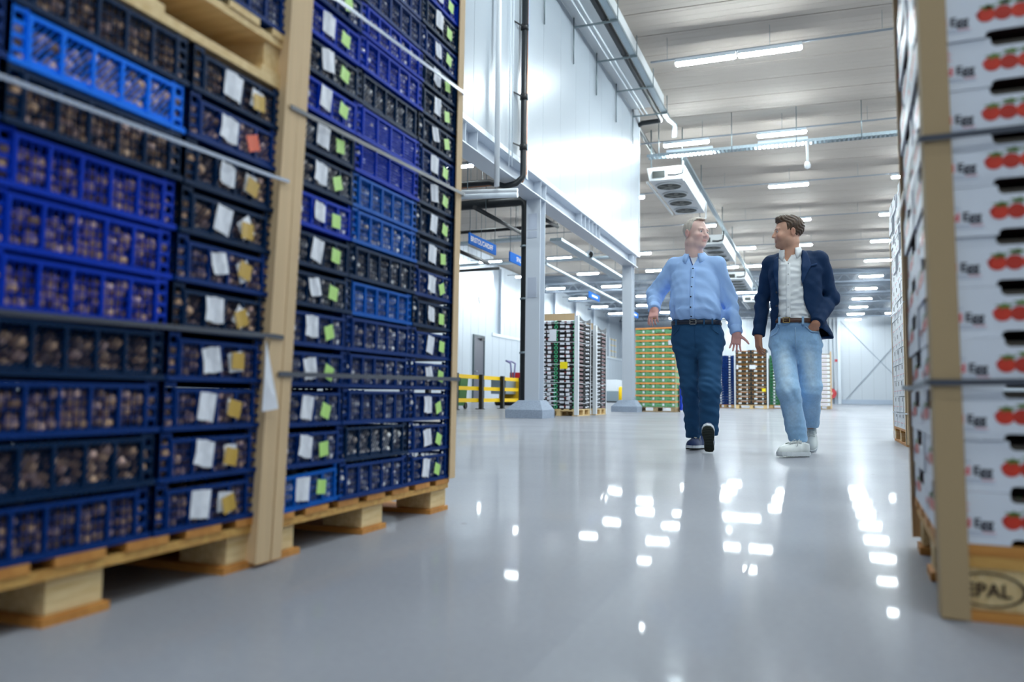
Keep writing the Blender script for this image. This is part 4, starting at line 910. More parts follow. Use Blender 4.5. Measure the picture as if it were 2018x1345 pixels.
for i in range(nl):
    for j in range(2): tag(inst('white_box', b1, None, (x0+j*(x1-x0)/2, 37, .15+i*hv)), f'white box between wooden slats, {ORD[i]} layer, {"behind the jeans" if j == 0 else "at the open end"}', 'box', 'white boxes between slats')
    tag(inst('slip_board', b2, None, (x0, 37, .15+(i+1)*hv-.033)), f'thin brown board over the {ORD[i]} row of white boxes', 'board', 'slip boards between white boxes')
guard_box(x1, x1+.06, 36.97, 36.98, .02, 2.5, 0, 0, 'tan corner post on the slatted white box stack')
# ------------------------------------------------------------------ people: signed-distance modelling, meshed with surface nets
f32 = np.float32
def A3(p): return np.array(p, f32)
def smin(a, b, k):
    h = np.clip(0.5+0.5*(b-a)/k, 0, 1); return b+(a-b)*h-k*h*(1-h)
def smax(a, b, k): return -smin(-a, -b, k)
def s_cone(P, a, b, ra, rb):
    a, b = A3(a), A3(b); ab = b-a; t = np.clip(((P-a)@ab)/max(1e-9, float(ab@ab)), 0, 1)
    return np.linalg.norm(P-a-t[:, None]*ab, axis=1)-(ra+(rb-ra)*t)
def s_ell(P, c, r, Rm=None):
    q = P-A3(c)
    if Rm is not None: q = q@Rm
    r = A3(r); k0 = np.linalg.norm(q/r, axis=1); k1 = np.linalg.norm(q/(r*r), axis=1)
    return k0*(k0-1)/np.maximum(k1, 1e-6)
def s_rbox(P, c, h, r, Rm=None):
    q = P-A3(c)
    if Rm is not None: q = q@Rm
    q = np.abs(q)-A3(h); return np.linalg.norm(np.maximum(q, 0), axis=1)+np.minimum(q.max(axis=1), 0)-r
def loft(P, keys, pw=2.3):
    """keys: (z, cx, cy, a, b) from top to bottom; a rounded stack of ellipses"""
    ks = sorted(keys); zs = [k[0] for k in ks]; z = P[:, 2]
    cx, cy, a, b = (np.interp(z, zs, [k[i] for k in ks]) for i in (1, 2, 3, 4))
    x, y = np.abs(P[:, 0]-cx)/a, np.abs(P[:, 1]-cy)/b
    d = ((x**pw+y**pw)**(1/pw)-1)*np.minimum(a, b)
    return np.maximum(d, np.maximum(z-zs[-1], zs[0]-z)).astype(f32)
def vnoise(P, sc):
    q = np.asarray(P, np.float64)*sc; i = np.floor(q).astype(np.int64); t = q-i; t = t*t*(3-2*t); o = np.zeros(len(q))
    for dx in (0, 1):
        for dy in (0, 1):
            for dz in (0, 1):
                hsh = ((i[:, 0]+dx)*73856093) ^ ((i[:, 1]+dy)*19349663) ^ ((i[:, 2]+dz)*83492791); hsh = (hsh*2654435761) & 0xffffff
                o += (hsh/0xffffff)*np.abs(1-dx-t[:, 0])*np.abs(1-dy-t[:, 1])*np.abs(1-dz-t[:, 2])
    return o
def folds(P, amp, s=1.0, seed=0):
    r = np.random.default_rng(seed); o = np.zeros(len(P), f32)
    w1 = np.sin(P@A3((7, 5, 9))*s+seed); w2 = np.sin(P@A3((-6, 8, 5))*s+2*seed)
    for i in range(5):
        k = r.normal(size=3)*A3((17, 15, 34))*s
        v = np.sin(P@k.astype(f32)+r.random()*6.28+1.7*w1+1.3*w2)
        o += np.sign(v)*np.abs(v)**1.5*(0.75+.5*r.random())
    return o*amp/2.6
def surfnet(f, lo, hi, h):
    lo, hi = A3(lo), A3(hi); n = np.ceil((hi-lo)/h).astype(int)+1
    ax = [lo[i]+h*np.arange(n[i], dtype=f32) for i in range(3)]
    G = np.stack(np.meshgrid(*ax, indexing='ij'), -1).reshape(-1, 3).astype(f32)
    D = np.concatenate([np.asarray(f(G[i:i+400000]), f32) for i in range(0, len(G), 400000)]).reshape(n)
    D[0], D[-1] = np.maximum(D[0], 1e-3), np.maximum(D[-1], 1e-3); D[:, 0] = np.maximum(D[:, 0], 1e-3); D[:, -1] = np.maximum(D[:, -1], 1e-3)
    D[:, :, 0] = np.maximum(D[:, :, 0], 1e-3); D[:, :, -1] = np.maximum(D[:, :, -1], 1e-3)
    S = D < 0; c = sum(S[i:n[0]-1+i, j:n[1]-1+j, k:n[2]-1+k].astype(np.int8) for i in (0, 1) for j in (0, 1) for k in (0, 1))
    I = np.argwhere((c > 0) & (c < 8)); idx = np.full(n-1, -1, int); idx[tuple(I.T)] = np.arange(len(I))
    acc = np.zeros((len(I), 3)); cnt = np.zeros(len(I)); cor = [(i, j, k) for i in (0, 1) for j in (0, 1) for k in (0, 1)]
    for u in cor:
        for ax_ in range(3):
            if u[ax_]: continue
            v = list(u); v[ax_] = 1
            d0 = D[tuple((I+u).T)]; d1 = D[tuple((I+v).T)]; m = (d0 < 0) != (d1 < 0); t = d0[m]/(d0[m]-d1[m])
            p = np.tile(np.array(u, float), (m.sum(), 1)); p[:, ax_] += t; acc[m] += p; cnt[m] += 1
    V = lo+h*(I+acc/cnt[:, None]); F = []
    for ax_ in range(3):
        b, c2 = (ax_+1) % 3, (ax_+2) % 3; sl0 = [slice(None)]*3; sl1 = [slice(None)]*3; sl0[ax_] = slice(0, -1); sl1[ax_] = slice(1, None)
        E = np.argwhere(S[tuple(sl0)] != S[tuple(sl1)]); E = E[(E[:, b] > 0) & (E[:, c2] > 0) & (E[:, b] < n[b]-1) & (E[:, c2] < n[c2]-1)]
        if not len(E): continue
        q = []
        for db, dc in ((-1, -1), (0, -1), (0, 0), (-1, 0)):
            e = E.copy(); e[:, b] += db; e[:, c2] += dc; q.append(idx[tuple(e.T)])
        q = np.stack(q, 1); fl_ = ~S[tuple(E.T)]; q[fl_] = q[fl_][:, ::-1]; F.append(q)
    return V, np.concatenate(F)
def relax(V, F, it=1, w=.5):
    for _ in range(it):
        s = np.zeros_like(V); n = np.zeros(len(V))
        for a, b in ((0, 1), (1, 2), (2, 3), (3, 0)):
            np.add.at(s, F[:, a], V[F[:, b]]); np.add.at(s, F[:, b], V[F[:, a]]); np.add.at(n, F[:, a], 1); np.add.at(n, F[:, b], 1)
        V = V*(1-w)+w*s/np.maximum(n, 1)[:, None]
    return V
def np_mesh(name, V, F, m, cols=None):
    me = bpy.data.meshes.new(name); me.vertices.add(len(V)); me.vertices.foreach_set('co', np.asarray(V, f32).ravel())
    me.loops.add(F.size); me.loops.foreach_set('vertex_index', F.ravel().astype(np.int32)); me.polygons.add(len(F))
    me.polygons.foreach_set('loop_start', np.arange(0, F.size, 4, dtype=np.int32)); me.polygons.foreach_set('loop_total', np.full(len(F), 4, np.int32))
    me.polygons.foreach_set('use_smooth', np.ones(len(F), bool)); me.update(calc_edges=True); me.validate()
    if cols is not None:
        a = me.color_attributes.new('tint', 'FLOAT_COLOR', 'POINT'); c = np.ones((len(V), 4), f32); c[:, :3] = cols; a.data.foreach_set('color', c.ravel())
    me.materials.append(m); return me
def tint_mat(name, rough, bump=0, bscale=200, sss=0.0, sheen=0.0, spec=.4):
    m = bpy.data.materials.new(name); m.use_nodes = True; q = NT(m); b = q.n['Principled BSDF']
    at = q.new('ShaderNodeAttribute'); at.attribute_name = 'tint'; q.link(at.outputs['Color'], b.inputs['Base Color'])
    b.inputs['Roughness'].default_value = rough; b.inputs['Subsurface Weight'].default_value = sss; b.inputs['Subsurface Radius'].default_value = (.01, .004, .002)
    b.inputs['Specular IOR Level'].default_value = spec
    b.inputs['Sheen Weight'].default_value = sheen
    if bump:
        tc = q.new('ShaderNodeTexCoord'); n = q.new('ShaderNodeTexNoise'); n.inputs['Scale'].default_value = bscale; q.link(tc.outputs['Object'], n.inputs['Vector'])
        bp = q.new('ShaderNodeBump'); bp.inputs['Strength'].default_value = bump; bp.inputs['Distance'].default_value = .003; q.link(n.outputs[0], bp.inputs['Height']); q.link(bp.outputs[0], b.inputs['Normal'])
    return m
SKIN = tint_mat('skin', .48, .05, 300, .08)
def rz_m(t): c, s = math.cos(t), math.sin(t); return np.array([[c, -s, 0], [s, c, 0], [0, 0, 1]], f32)
def rx_m(t): c, s = math.cos(t), math.sin(t); return np.array([[1, 0, 0], [0, c, -s], [0, s, c]], f32)
def ry_m(t): c, s = math.cos(t), math.sin(t); return np.array([[c, 0, s], [0, 1, 0], [-s, 0, c]], f32)

def head_sdf(q, wide=1.0, jaw=1.0, neck_r=.056):
    """q in head coordinates: face towards -y, z up, origin between the ears at eye height"""
    d = s_ell(q, (0, .014, .034), (.075*wide, .096, .084))
    d = smin(d, s_ell(q, (0, -.028, -.03), (.062*wide, .064, .086)), .03)
    d = smin(d, s_ell(q, (0, -.034, -.076), (.05*jaw, .048, .038)), .025)
    d = smin(d, s_ell(q, (0, -.074, -.098), (.02*jaw, .018, .017)), .02)
    for s in (-1, 1):
        d = smin(d, s_ell(q, (s*.04*wide, -.064, -.03), (.024, .024, .024)), .025)
        d = smin(d, s_ell(q, (s*.052*jaw, -.002, -.07), (.014, .026, .028)), .02)
    d = smin(d, s_cone(q, (-.036, -.079, .021), (.036, -.079, .021), .0105, .0105), .014)
    for s in (-1, 1): d = smax(d, -s_ell(q, (s*.031, -.099, .003), (.019, .016, .013)), .012)
    for s in (-1, 1):
        d = smin(d, s_cone(q, (s*.0195, -.0835, .0095), (s*.043, -.0775, .0085), .0048, .0045), .004)
        d = smin(d, s_cone(q, (s*.0195, -.083, -.0045), (s*.042, -.0775, -.0035), .0045, .004), .006)
    d = smin(d, s_cone(q, (0, -.086, .012), (0, -.104, -.027), .0085, .0118), .012)
    for s in (-1, 1): d = smin(d, s_ell(q, (s*.0125, -.095, -.031), (.0085, .011, .0075)), .007)
    d = smin(d, s_cone(q, (-.016, -.088, -.0575), (.016, -.088, -.0575), .0052, .0052), .006)
    d = smin(d, s_cone(q, (-.014, -.087, -.0675), (.014, -.087, -.0675), .0062, .0062), .006)
    d = smax(d, -s_cone(q, (-.021, -.095, -.0622), (.021, -.095, -.0622), .0022, .0022), .003)
    for s in (-1, 1):
        e = s_ell(q, (s*.0775*wide, .016, -.006), (.0075, .0175, .030), ry_m(s*.12)); e = smax(e, -s_ell(q, (s*.0875*wide, .013, -.004), (.008, .011, .019)), .006)
        d = smin(d, e, .006)
    return d
def head_tint(q, skin, blush, lips, stub=None):
    n = len(q); c = np.tile(A3(skin), (n, 1)); B = A3(blush)
    def mixin(w, col): c[:] = c*(1-w[:, None])+A3(col)*w[:, None]
    for s in (-1, 1): mixin(.55*np.exp(-(((q-A3((s*.042, -.075, -.03)))/A3((.022, .03, .02)))**2).sum(1)), B)
    mixin(.6*np.exp(-(((q-A3((0, -.115, -.028)))/A3((.014, .02, .014)))**2).sum(1)), B)
    for s in (-1, 1): mixin(.5*np.exp(-(((q-A3((s*.08, .016, -.004)))/A3((.012, .03, .035)))**2).sum(1)), B)
    if stub is not None:
        w = np.clip((-.03-q[:, 2]-.35*np.clip(q[:, 1]+.03, 0, 1))/.035, 0, 1)*np.clip((.03-q[:, 1])/.05, 0, 1)*np.clip((q[:, 2]+.14)/.03, 0, 1); w = np.maximum(w, .8*np.exp(-(((q-A3((0, -.1, -.047)))/A3((.022, .02, .006)))**2).sum(1)))
        mixin(.45*w, stub)
    mixin(.7*np.exp(-(((q-A3((0, -.094, -.0625)))/A3((.021, .012, .0085)))**4).sum(1)), lips)
    for s in (-1, 1): mixin(.45*np.exp(-(((q-A3((s*.031, -.09, .004)))/A3((.018, .014, .010)))**2).sum(1)), A3(skin)*.62)
    return c
def hand_prims(M3, w, curl, spread=.06, thumb=(.75, -.25, -.6), scale=1.0, flip=1):
    """list of (a, b, ra, rb): right-handed frame, fingers along -z, back of the hand +y, thumb on +x*flip"""
    def T(p): return np.asarray(w)+M3@(np.array((p[0]*flip, p[1], p[2]))*scale)
    pr = []
    for i, (x, L) in enumerate(((.031, .068), (.0105, .077), (-.0105, .071), (-.031, .055))):
        b = np.array((x, .0, -.088+abs(i-1.2)*.004)); d0 = np.array((math.sin(spread*(1.2-i)), 0, -math.cos(spread*(1.2-i))))
        pr.append((T((x*.72, 0, -.012)), T(b), .0125*scale, .0105*scale)); ang = curl*(.75+.12*i)
        for k, fr in enumerate((.46, .30, .24)):
            ang_k = ang*(k+.55); d = np.array((d0[0], -math.sin(ang_k), d0[2]*math.cos(ang_k))); e = b+d*L*fr
            pr.append((T(b), T(e), (.0092-.0009*k)*scale, (.0085-.0009*k)*scale)); b = e
    b = np.array((.026, -.006, -.022)); t = np.array(thumb, float); t /= np.linalg.norm(t)
    for k, L in enumerate((.04, .033, .026)):
        e = b+t*L; pr.append((T(b), T(e), (.0145-.0025*k)*scale, (.012-.0022*k)*scale)); b = e; t = t+np.array((-.25, -.12, -.3))*.55; t /= np.linalg.norm(t)
    return pr, T
def frame(fdir, back):
    """columns: x (thumb side), y (back of the hand), z (towards the wrist)"""
    z = -np.array(fdir, float); z /= np.linalg.norm(z); y = np.array(back, float); y -= z*(y@z); y /= np.linalg.norm(y); x = np.cross(y, z); return np.stack((x, y, z), 1)
def hand_mesh(w, M3, curl, elbow, flip, spread=.06, thumb=(.75, -.25, -.6), scale=1.0, rw=.029):
    pr, T = hand_prims(M3, w, curl, spread, thumb, scale, flip)
    el = np.asarray(elbow); wv = np.asarray(w); fa = wv+(el-wv)*.45
    Rm = M3.astype(f32)
    def f(P):
        d = s_rbox(P, T((0, 0, -.047)), (.026*scale, .003*scale, .034*scale), .0125*scale, Rm)
        d = smin(d, s_cone(P, fa, wv, rw*1.15, rw*.92), .02)
        d = smin(d, s_cone(P, wv, T((0, 0, -.02)), rw*.9, .024*scale), .015)
        fing = None
        for p in pr:
            e = s_cone(P, *p); fing = e if fing is None else np.minimum(fing, e)
        return smin(d, fing, .006)
    pts = np.array([p[0] for p in pr]+[p[1] for p in pr]+[fa, wv]); lo, hi = pts.min(0)-.045, pts.max(0)+.045
    V, F = surfnet(f, lo, hi, .0028); return relax(V, F, 1, .4), F, T
def front_y(V, x, z, r=.012):
    m = (np.abs(V[:, 0]-x) < r) & (np.abs(V[:, 2]-z) < r)
    return float(V[m, 1].min()) if m.any() else None
def drape(V, left, right, m, off=.004, thick=.004, nu=14, nv=4):
    """a thin patch lying on the front of a garment; left/right = polylines of (x, z)"""
    def samp(pl_, t):
        pl_ = np.array(pl_, float); s = np.r_[0, np.cumsum(np.linalg.norm(np.diff(pl_, axis=0), axis=1))]; s /= s[-1]
        return np.array((np.interp(t, s, pl_[:, 0]), np.interp(t, s, pl_[:, 1])))
    top, last = [], None
    for i in range(nu+1):
        for j in range(nv+1):
            p = samp(left, i/nu)*(1-j/nv)+samp(right, i/nu)*j/nv; y_ = front_y(V, p[0], p[1])
            last = y_ if y_ is not None else (last if last is not None else float(V[:, 1].min())); top.append((p[0], last-off, p[1]))
    n = len(top); b = MB(); W_ = nv+1
    fs = [(i*W_+j, i*W_+j+1, (i+1)*W_+j+1, (i+1)*W_+j) for i in range(nu) for j in range(nv)]
    ed = [i*W_ for i in range(nu+1)]+[nu*W_+j for j in range(1, W_)]+[i*W_+nv for i in range(nu-1, -1, -1)]+[j for j in range(nv-1, 0, -1)]
    b.add(top+[(x, y_+thick, z) for x, y_, z in top], fs+[tuple(i+n for i in reversed(f)) for f in fs]+[(ed[k], ed[(k+1) % len(ed)], ed[(k+1) % len(ed)]+n, ed[k]+n) for k in range(len(ed))], 0, True)
    return b
def collar(c, r, zt, m, parent, open_a=.5, drop=.05, height=.042, tilt=(0, 0), flare=.024, name='collar'):
    """turned-down shirt collar round the neck at c; the opening faces -y"""
    b = MB(); n = 26; rowsv = []
    for i in range(n+1):
        t = -math.pi/2+open_a+(2*math.pi-2*open_a)*i/n; fr = max(0.0, 1-min(i, n-i)/4.5)   # 1 at the two collar points
        dx, dy = math.cos(t), math.sin(t); tz = (tilt[0]*dx+tilt[1]*dy)*r
        prof = [(r, zt-height), (r, zt), (r+.004, zt+.004), (r+.010, zt+.001), (r+flare*.6, zt-height*.45-drop*fr*.3), (r+flare, zt-height*.85-drop*fr), (r+flare-.005, zt-height*.85-drop*fr-.004), (r+.006, zt-height)]
        rowsv.append([(c[0]+dx*a*1.02, c[1]+dy*a*(1.0 if dy > 0 else 1.04+.1*fr), z+tz) for a, z in prof])
    k = len(rowsv[0]); v = [p for row in rowsv for p in row]
    b.add(v, [(i*k+j, (i+1)*k+j, (i+1)*k+j+1, i*k+j+1) for i in range(n) for j in range(k-1)]+[tuple(range(k)), tuple(n*k+j for j in reversed(range(k)))], 0, True)
    return b.build(name, m, parent)
FOOT = [(0, 0), (.026, .006), (.037, .03), (.036, .08), (.034, .12), (.042, .17), (.049, .21), (.046, .25), (.032, .283), (.008, .297), (-.018, .292), (-.036, .268), (-.044, .23), (-.042, .18), (-.034, .12), (-.036, .08), (-.037, .03), (-.026, .006)]
def shoe(root, heel, yaw, pitch, mats_, label, s=1.0, side=1, high=.085):
    """foot pointing along -y in its own frame, heel at the origin; pitch lifts the toe"""
    o = empty('shoe'); o.parent = root; o.location = heel; o.rotation_euler = (-pitch, 0, yaw); o.scale = (s, s, s)
    if label: o['label'] = label
    up, mid, out, lace, lin_ = mats_
    fp = [(x*side, -y_) for x, y_ in FOOT]
    def lay(sc_, z0, z1, nm, m, lift=0): b = MB(); b.prism([((x)*sc_, (y_+.145)*sc_-.145) for x, y_ in fp], z0, z1, 'XY'); return b.build(nm, m, o)
    lay(1.0, 0, .009, 'outsole', out); lay(1.03, .009, .03, 'midsole', mid)
    tr = MB()
    for k in range(15):
        y0 = -.02-k*.0185; xs_ = [x for x, y_ in fp if abs(y_-y0) < .03] or [.03]
        tr.box(min(xs_)*.85, max(xs_)*.85, y0-.004, y0+.004, -.004, .0)
    tr.build('tread', out, o)
    def f(P):
        d = s_ell(P, (0, -.215, .03), (.046, .078, .05)); d = smin(d, s_ell(P, (.0, -.13, .045), (.037, .09, .055)), .03)
        d = smin(d, s_ell(P, (0, -.04, .05), (.036, .042, .05)), .03); d = smin(d, s_cone(P, (0, -.052, .05), (0, -.045, high), .035, .037), .02)
        d = smax(d, P[:, 2]-high-.01+(P[:, 1]+.05)*.12, .004); d = np.maximum(d, .027-P[:, 2]); 
        d = smax(d, -s_cone(P, (0, -.045, high-.012), (0, -.045, high+.06), .028, .03), .006)
        return d
    V, F = surfnet(f, (-.065, -.31, .01), (.065, .02, high+.04), .0045); V = relax(V, F, 1)
    inst('upper', np_mesh('upper', V, F, up), o)
    MB().tube([(0, -.045, high-.03), (0, -.045, high-.014)], .034, 14).build('lining', lin_, o)
    b = MB()
    def tz(x, y_): m_ = (np.abs(V[:, 0]-x) < .009) & (np.abs(V[:, 1]-y_) < .009); return (float(V[m_, 2].max()) if m_.any() else .08)+.0022
    for k in range(6):
        yy = -.098-k*.0185
        for sg in (-1, 1): b.tube([(-.023*sg, yy, tz(-.023*sg, yy)), (-.011*sg, yy-.002, tz(-.011*sg, yy-.002)+.001), (0, yy-.004, tz(0, yy-.004)+.002), (.012*sg, yy-.007, tz(.012*sg, yy-.007)+.001), (.024*sg, yy-.01, tz(.024*sg, yy-.01))], .0036, 6)
    b.tube([(0, -.105, .1), (-.02, -.115, .118), (-.034, -.14, .095), (-.03, -.15, .075)], .0028, 6); b.tube([(0, -.105, .1), (.02, -.112, .12), (.034, -.135, .1), (.036, -.15, .07)], .0028, 6)
    b.build('laces', lace, o); MB().box(-.02, .02, -.112, -.085, .085, .112).build('tongue', lace if high < .09 else up, o)
    return o
def cloth(name, f, lo, hi, m, parent, h=.0072, rel=2, tint=None):
    V, F = surfnet(f, lo, hi, h); V = relax(V, F, rel, .45)
    return inst(name, np_mesh(name, V, F, m, None if tint is None else tint(V)), parent), V
def belt(parent, z, cx, cy, a, b, hgt, m, mb_, tilt=0.0, bx=0.0):
    n = 48; o = MB(); v = []
    for zz in (z-hgt/2, z+hgt/2):
        for e in (0, .006):
            for k in range(n):
                t = 2*math.pi*k/n; pw = 2/2.3; X = math.copysign(abs(math.cos(t))**pw, math.cos(t))*(a+e); Y = math.copysign(abs(math.sin(t))**pw, math.sin(t))*(b+e); v.append((cx+X, cy+Y, zz+tilt*X))
    fs = []
    for k in range(n):
        k2 = (k+1) % n; fs += [(n+k, n+k2, 3*n+k2, 3*n+k), (k, 2*n+k, 2*n+k2, k2), (2*n+k, 3*n+k, 3*n+k2, 2*n+k2), (k, k2, n+k2, n+k)]
    o.add(v, fs, 0, True); bo = o.build('belt', m, parent); yb = cy-b-.010
    q = MB(); w2, h2 = .026, hgt*.62
    for (x0, x1, z0, z1) in ((-w2, w2, h2-.006, h2), (-w2, w2, -h2, -h2+.006), (-w2, -w2+.006, -h2, h2), (w2-.006, w2, -h2, h2), (-w2, .0, -.002, .002)): q.box(cx+bx+x0, cx+bx+x1, yb-.003, yb+.004, z+z0+tilt*bx, z+z1+tilt*bx)
    q.build('buckle', mb_, bo); return bo
def person(name_label, Y0, Jx):
    root = empty('person', (Jx, Y0, 0), 0, name_label, 'person', None)
    o = np.array((Jx, Y0, 0.0))
    J = lambda px, py, Y=Y0: np.array(atY(px, py, Y))-o
    return root, J
def add_head(root, hc, yaw, tilt, sc, skin, blush, lips, hairf, hair_m, brow_m, neck_to, neck_r, stub=None, eye=(.25, .32, .4), wide=1.0, jaw=1.0, extra=()):
    Rm = rz_m(yaw)@rx_m(tilt[0])@ry_m(tilt[1])
    toL = lambda P: ((P-A3(hc))@Rm)/sc
    nk = toL(np.array([neck_to], f32))[0]
    def f(P):
        d = head_sdf(toL(P), wide, jaw)*sc
        d = smin(d, s_cone(P, A3(hc)+Rm@A3((0, .022, -.07))*sc, neck_to, neck_r, neck_r*1.06), .022)
        d = smin(d, s_ell(P, A3(neck_to)+A3((0, .01, -.08)), (.1, .06, .055)), .05)
        return d
    lo = np.minimum(A3(hc)-.15, A3(neck_to)-A3((.16, .1, .1))); hi = np.maximum(A3(hc)+.15, A3(neck_to)+A3((.16, .1, .05)))
    V, F = surfnet(f, lo, hi, .0036); V = relax(V, F, 1, .35); C = head_tint(toL(V.astype(f32)), skin, blush, lips, stub)
    parts = [(V, F, C)]
    def g(P): return hairf(toL(P))*sc
    Vh, Fh = surfnet(g, A3(hc)-.16, A3(hc)+.16, .0036); Vh = relax(Vh, Fh, 1, .3)
    inst('hair', np_mesh('hair', Vh, Fh, hair_m), root)
    put = lambda p: A3(hc)+Rm@A3(p)*sc
    ew = mat('eye_white', (226, 222, 220), .2); ei = mat('iris_%d' % int(eye[0]*100), tuple(eye), .15)
    for s in (-1, 1):
        e = MB().ico(put((s*.031, -.0762, .003)), .0112*sc, 3).build('eye', ew, root)
        g0 = (s*.031+.0008, -.0762-.0078, .0032); MB().ico(put(g0), .0056*sc, 2).build('iris', ei, e)
        b = MB(); pts = [put((s*(.014+.009*k), -.0905+.0014*k*k, .0215+(.0025*math.sin(k*1.0)))) for k in range(5)]; b.tube(pts, [.0028, .0042, .0042, .0034, .0018], 6); b.build('eyebrow', brow_m, root)
    return parts, toL
def join_body(root, parts):
    V, F, C, o = [], [], [], 0
    for v, f, c in parts: V.append(v); F.append(f+o); C.append(c); o += len(v)
    return inst('body', np_mesh('body', np.concatenate(V), np.concatenate(F), SKIN, np.concatenate(C)), root)
def flat(V, c): return np.tile(A3(c), (len(V), 1))
# ------------------------------------------------------------------ person in the pale blue shirt
SK1, BL1, LP1 = lin((240, 202, 190)), lin((216, 142, 136)), lin((200, 118, 116))
HN1 = lin((222, 164, 154))
root, J = person('walking man with short grey hair, pale blue shirt and navy trousers, arms swinging', 6.4, -.95)
hc = J(1371.5, 461, 6.4); nb = J(1368.5, 504, 6.42)
def hair1(q):
    d = s_ell(q, (0, .0155, .0355), (.0785, .0985, .0865)); d = smin(d, s_ell(q, (0, -.035, .095), (.045, .045, .022)), .02)
    d = d+.0011*np.sin(q[:, 0]*480+60*q[:, 1])*np.clip((q[:, 2]-.06)*30, 0, 1)
    reg = smin(-(q[:, 1]+.014+.25*np.clip(q[:, 2], -.1, .05)), .098-q[:, 2]+.0*q[:, 1], .03)
    d = smax(d, reg, .004); d = smax(d, -(q[:, 2]+.088-.25*q[:, 1]), .006)
    return d
hm1 = mat('grey_hair', (226, 216, 202), .5, col2=(182, 170, 158), scale=90, stretch=(1, .15, .15), bump=.3)
parts, toL = add_head(root, hc, math.radians(54), (.04, .03), 1.06, SK1, BL1, LP1, hair1, hm1, mat('sandy_brow', (206, 164, 146), .6), nb, .068, None, (.3, .36, .42), 1.02, 1.1)
shR, elR, wrR = J(1331, 526, 6.42), J(1289, 585, 6.47), J(1289.5, 611, 6.27)
shL, elL, wrL = J(1411, 523, 6.42), J(1437, 591, 6.48), J(1452, 657, 6.38)
M1 = frame((.02, -.62, -.8), (-.15, -1, .5)); v, f, T1 = hand_mesh(wrR, M1, .6, elR, 1, .04, (.5, -.6, -.65), .95); parts.append((v, f, flat(v, HN1)))
M2 = frame((-.12, .1, -1), (-.25, 1, .1)); v, f, T2 = hand_mesh(wrL, M2, .3, elL, -1 if np.cross(M2[:, 1], M2[:, 2])[0]*1 < 0 else 1,   .18, (.9, -.4, -.45), .93); parts.append((v, f, flat(v, HN1)))
zc_ = lambda py: J(1370, py)[2]
xk = lambda px: J(px, 560)[0]
tor1 = [(zc_(502), xk(1368), .02, .075, .062), (zc_(511), xk(1368), .02, .135, .082), (zc_(520), xk(1369), .015, .175, .1), (zc_(540), xk(1369.5), .0, .192, .122), (zc_(565), xk(1370), -.012, .193, .137), (zc_(592), xk(1371), -.03, .194, .152), (zc_(614), xk(1371.5), -.03, .199, .158), (zc_(628), xk(1372), -.012, .196, .142), (zc_(636), xk(1372), 0, .186, .125)]
core = lambda P: smin(np.minimum(loft(P, [(k[0], k[1], k[2], k[3]*.7, k[4]*.7) for k in tor1]), s_ell(P, J(1372, 655, 6.4), (.11, .08, .1))), np.minimum(np.minimum(s_cone(P, shR, elR, .045, .038), s_cone(P, elR, wrR, .036, .026)), np.minimum(s_cone(P, shL, elL, .045, .038), s_cone(P, elL, wrL, .036, .026))), .02)
hipR, knR, anR = J(1350, 674, 6.42), J(1360.5, 762, 6.4), J(1366, 858, 6.67)
hipL, knL, anL = J(1400, 676, 6.38), J(1398.5, 765, 6.2), J(1396.5, 853, 6.29)
core2 = lambda P: smin(core(P), np.minimum(np.minimum(s_cone(P, hipR, knR, .07, .045), s_cone(P, knR, anR, .045, .035)), np.minimum(s_cone(P, hipL, knL, .07, .045), s_cone(P, knL, anL, .045, .035))), .03)
v, f = surfnet(core2, (-.45, -.35, .05), (.5, .45, 1.62), .014); parts.append((relax(v, f, 1), f, flat(v, SK1)))
join_body(root, parts)
# shirt
SHIRT = mat('pale_blue_cotton', (168, 204, 255), .75, var=.03, scale=300)
zcut, ztop = zc_(633), zc_(505); vx, vz0 = xk(1369.5), zc_(528)
def shirt(P):
    d = np.maximum(loft(P, tor1), zcut-P[:, 2]); a = smin(s_cone(P, shR, elR, .078, .066), s_cone(P, elR, wrR, .064, .046), .03); b = smin(s_cone(P, shL, elL, .076, .062), s_cone(P, elL, wrL, .06, .044), .03)
    d = smin(d, s_cone(P, shR+A3((.05, 0, .012)), shR, .062, .07), .035); d = smin(d, s_cone(P, shL+A3((-.05, 0, .012)), shL, .062, .07), .035)
    d = smin(d, a, .022); d = smin(d, b, .022)
    fo = folds(P, .010, 2.1, 3); el = np.exp(-(np.linalg.norm(P-A3(elR), axis=1)/.12)**2)+np.exp(-(np.linalg.norm(P-A3(elL), axis=1)/.14)**2)
    lowz = np.clip((zc_(585)-P[:, 2])/.12, 0, 1)
    d = d+fo*(.3+1.0*el+.6*lowz)+.004*np.sin((P[:, 0]*26+P[:, 2]*38))*np.exp(-((P[:, 0]-xk(1410))/.05)**2)
    # cuffs stop at the wrists
    for e, w_ in ((elR, wrR), (elL, wrL)):
        n_ = A3((w_-e)/np.linalg.norm(w_-e)); rel_ = (P-A3(w_))@n_; near = np.linalg.norm(P-A3(w_), axis=1) < .16
        d = np.where(near, np.maximum(d, rel_-.004), d)
    # neck opening and the open top button
    d = smax(d, -s_cone(P, A3(nb)-A3((0, 0, .05)), A3(nb)+A3((0, -.03, .12)), .064, .075), .006)
    vcut = np.maximum(np.abs(P[:, 0]-vx)-np.clip((P[:, 2]-vz0)*.42, 0, 1), np.maximum(P[:, 1]+.02, vz0-P[:, 2])); d = smax(d, -vcut, .004)
    return d
so, SV = cloth('shirt', shirt, (-.46, -.36, float(wrL[2])-.06), (.48, .3, zc_(495)), SHIRT, root)
tee = lambda P: np.maximum(np.maximum(loft(P, [(k[0], k[1], k[2], k[3]-.012, k[4]-.012) for k in tor1]), np.maximum(zc_(540)-P[:, 2], np.abs(P[:, 0]-vx)-.06)), P[:, 2]-zc_(506)-.0*P[:, 1])
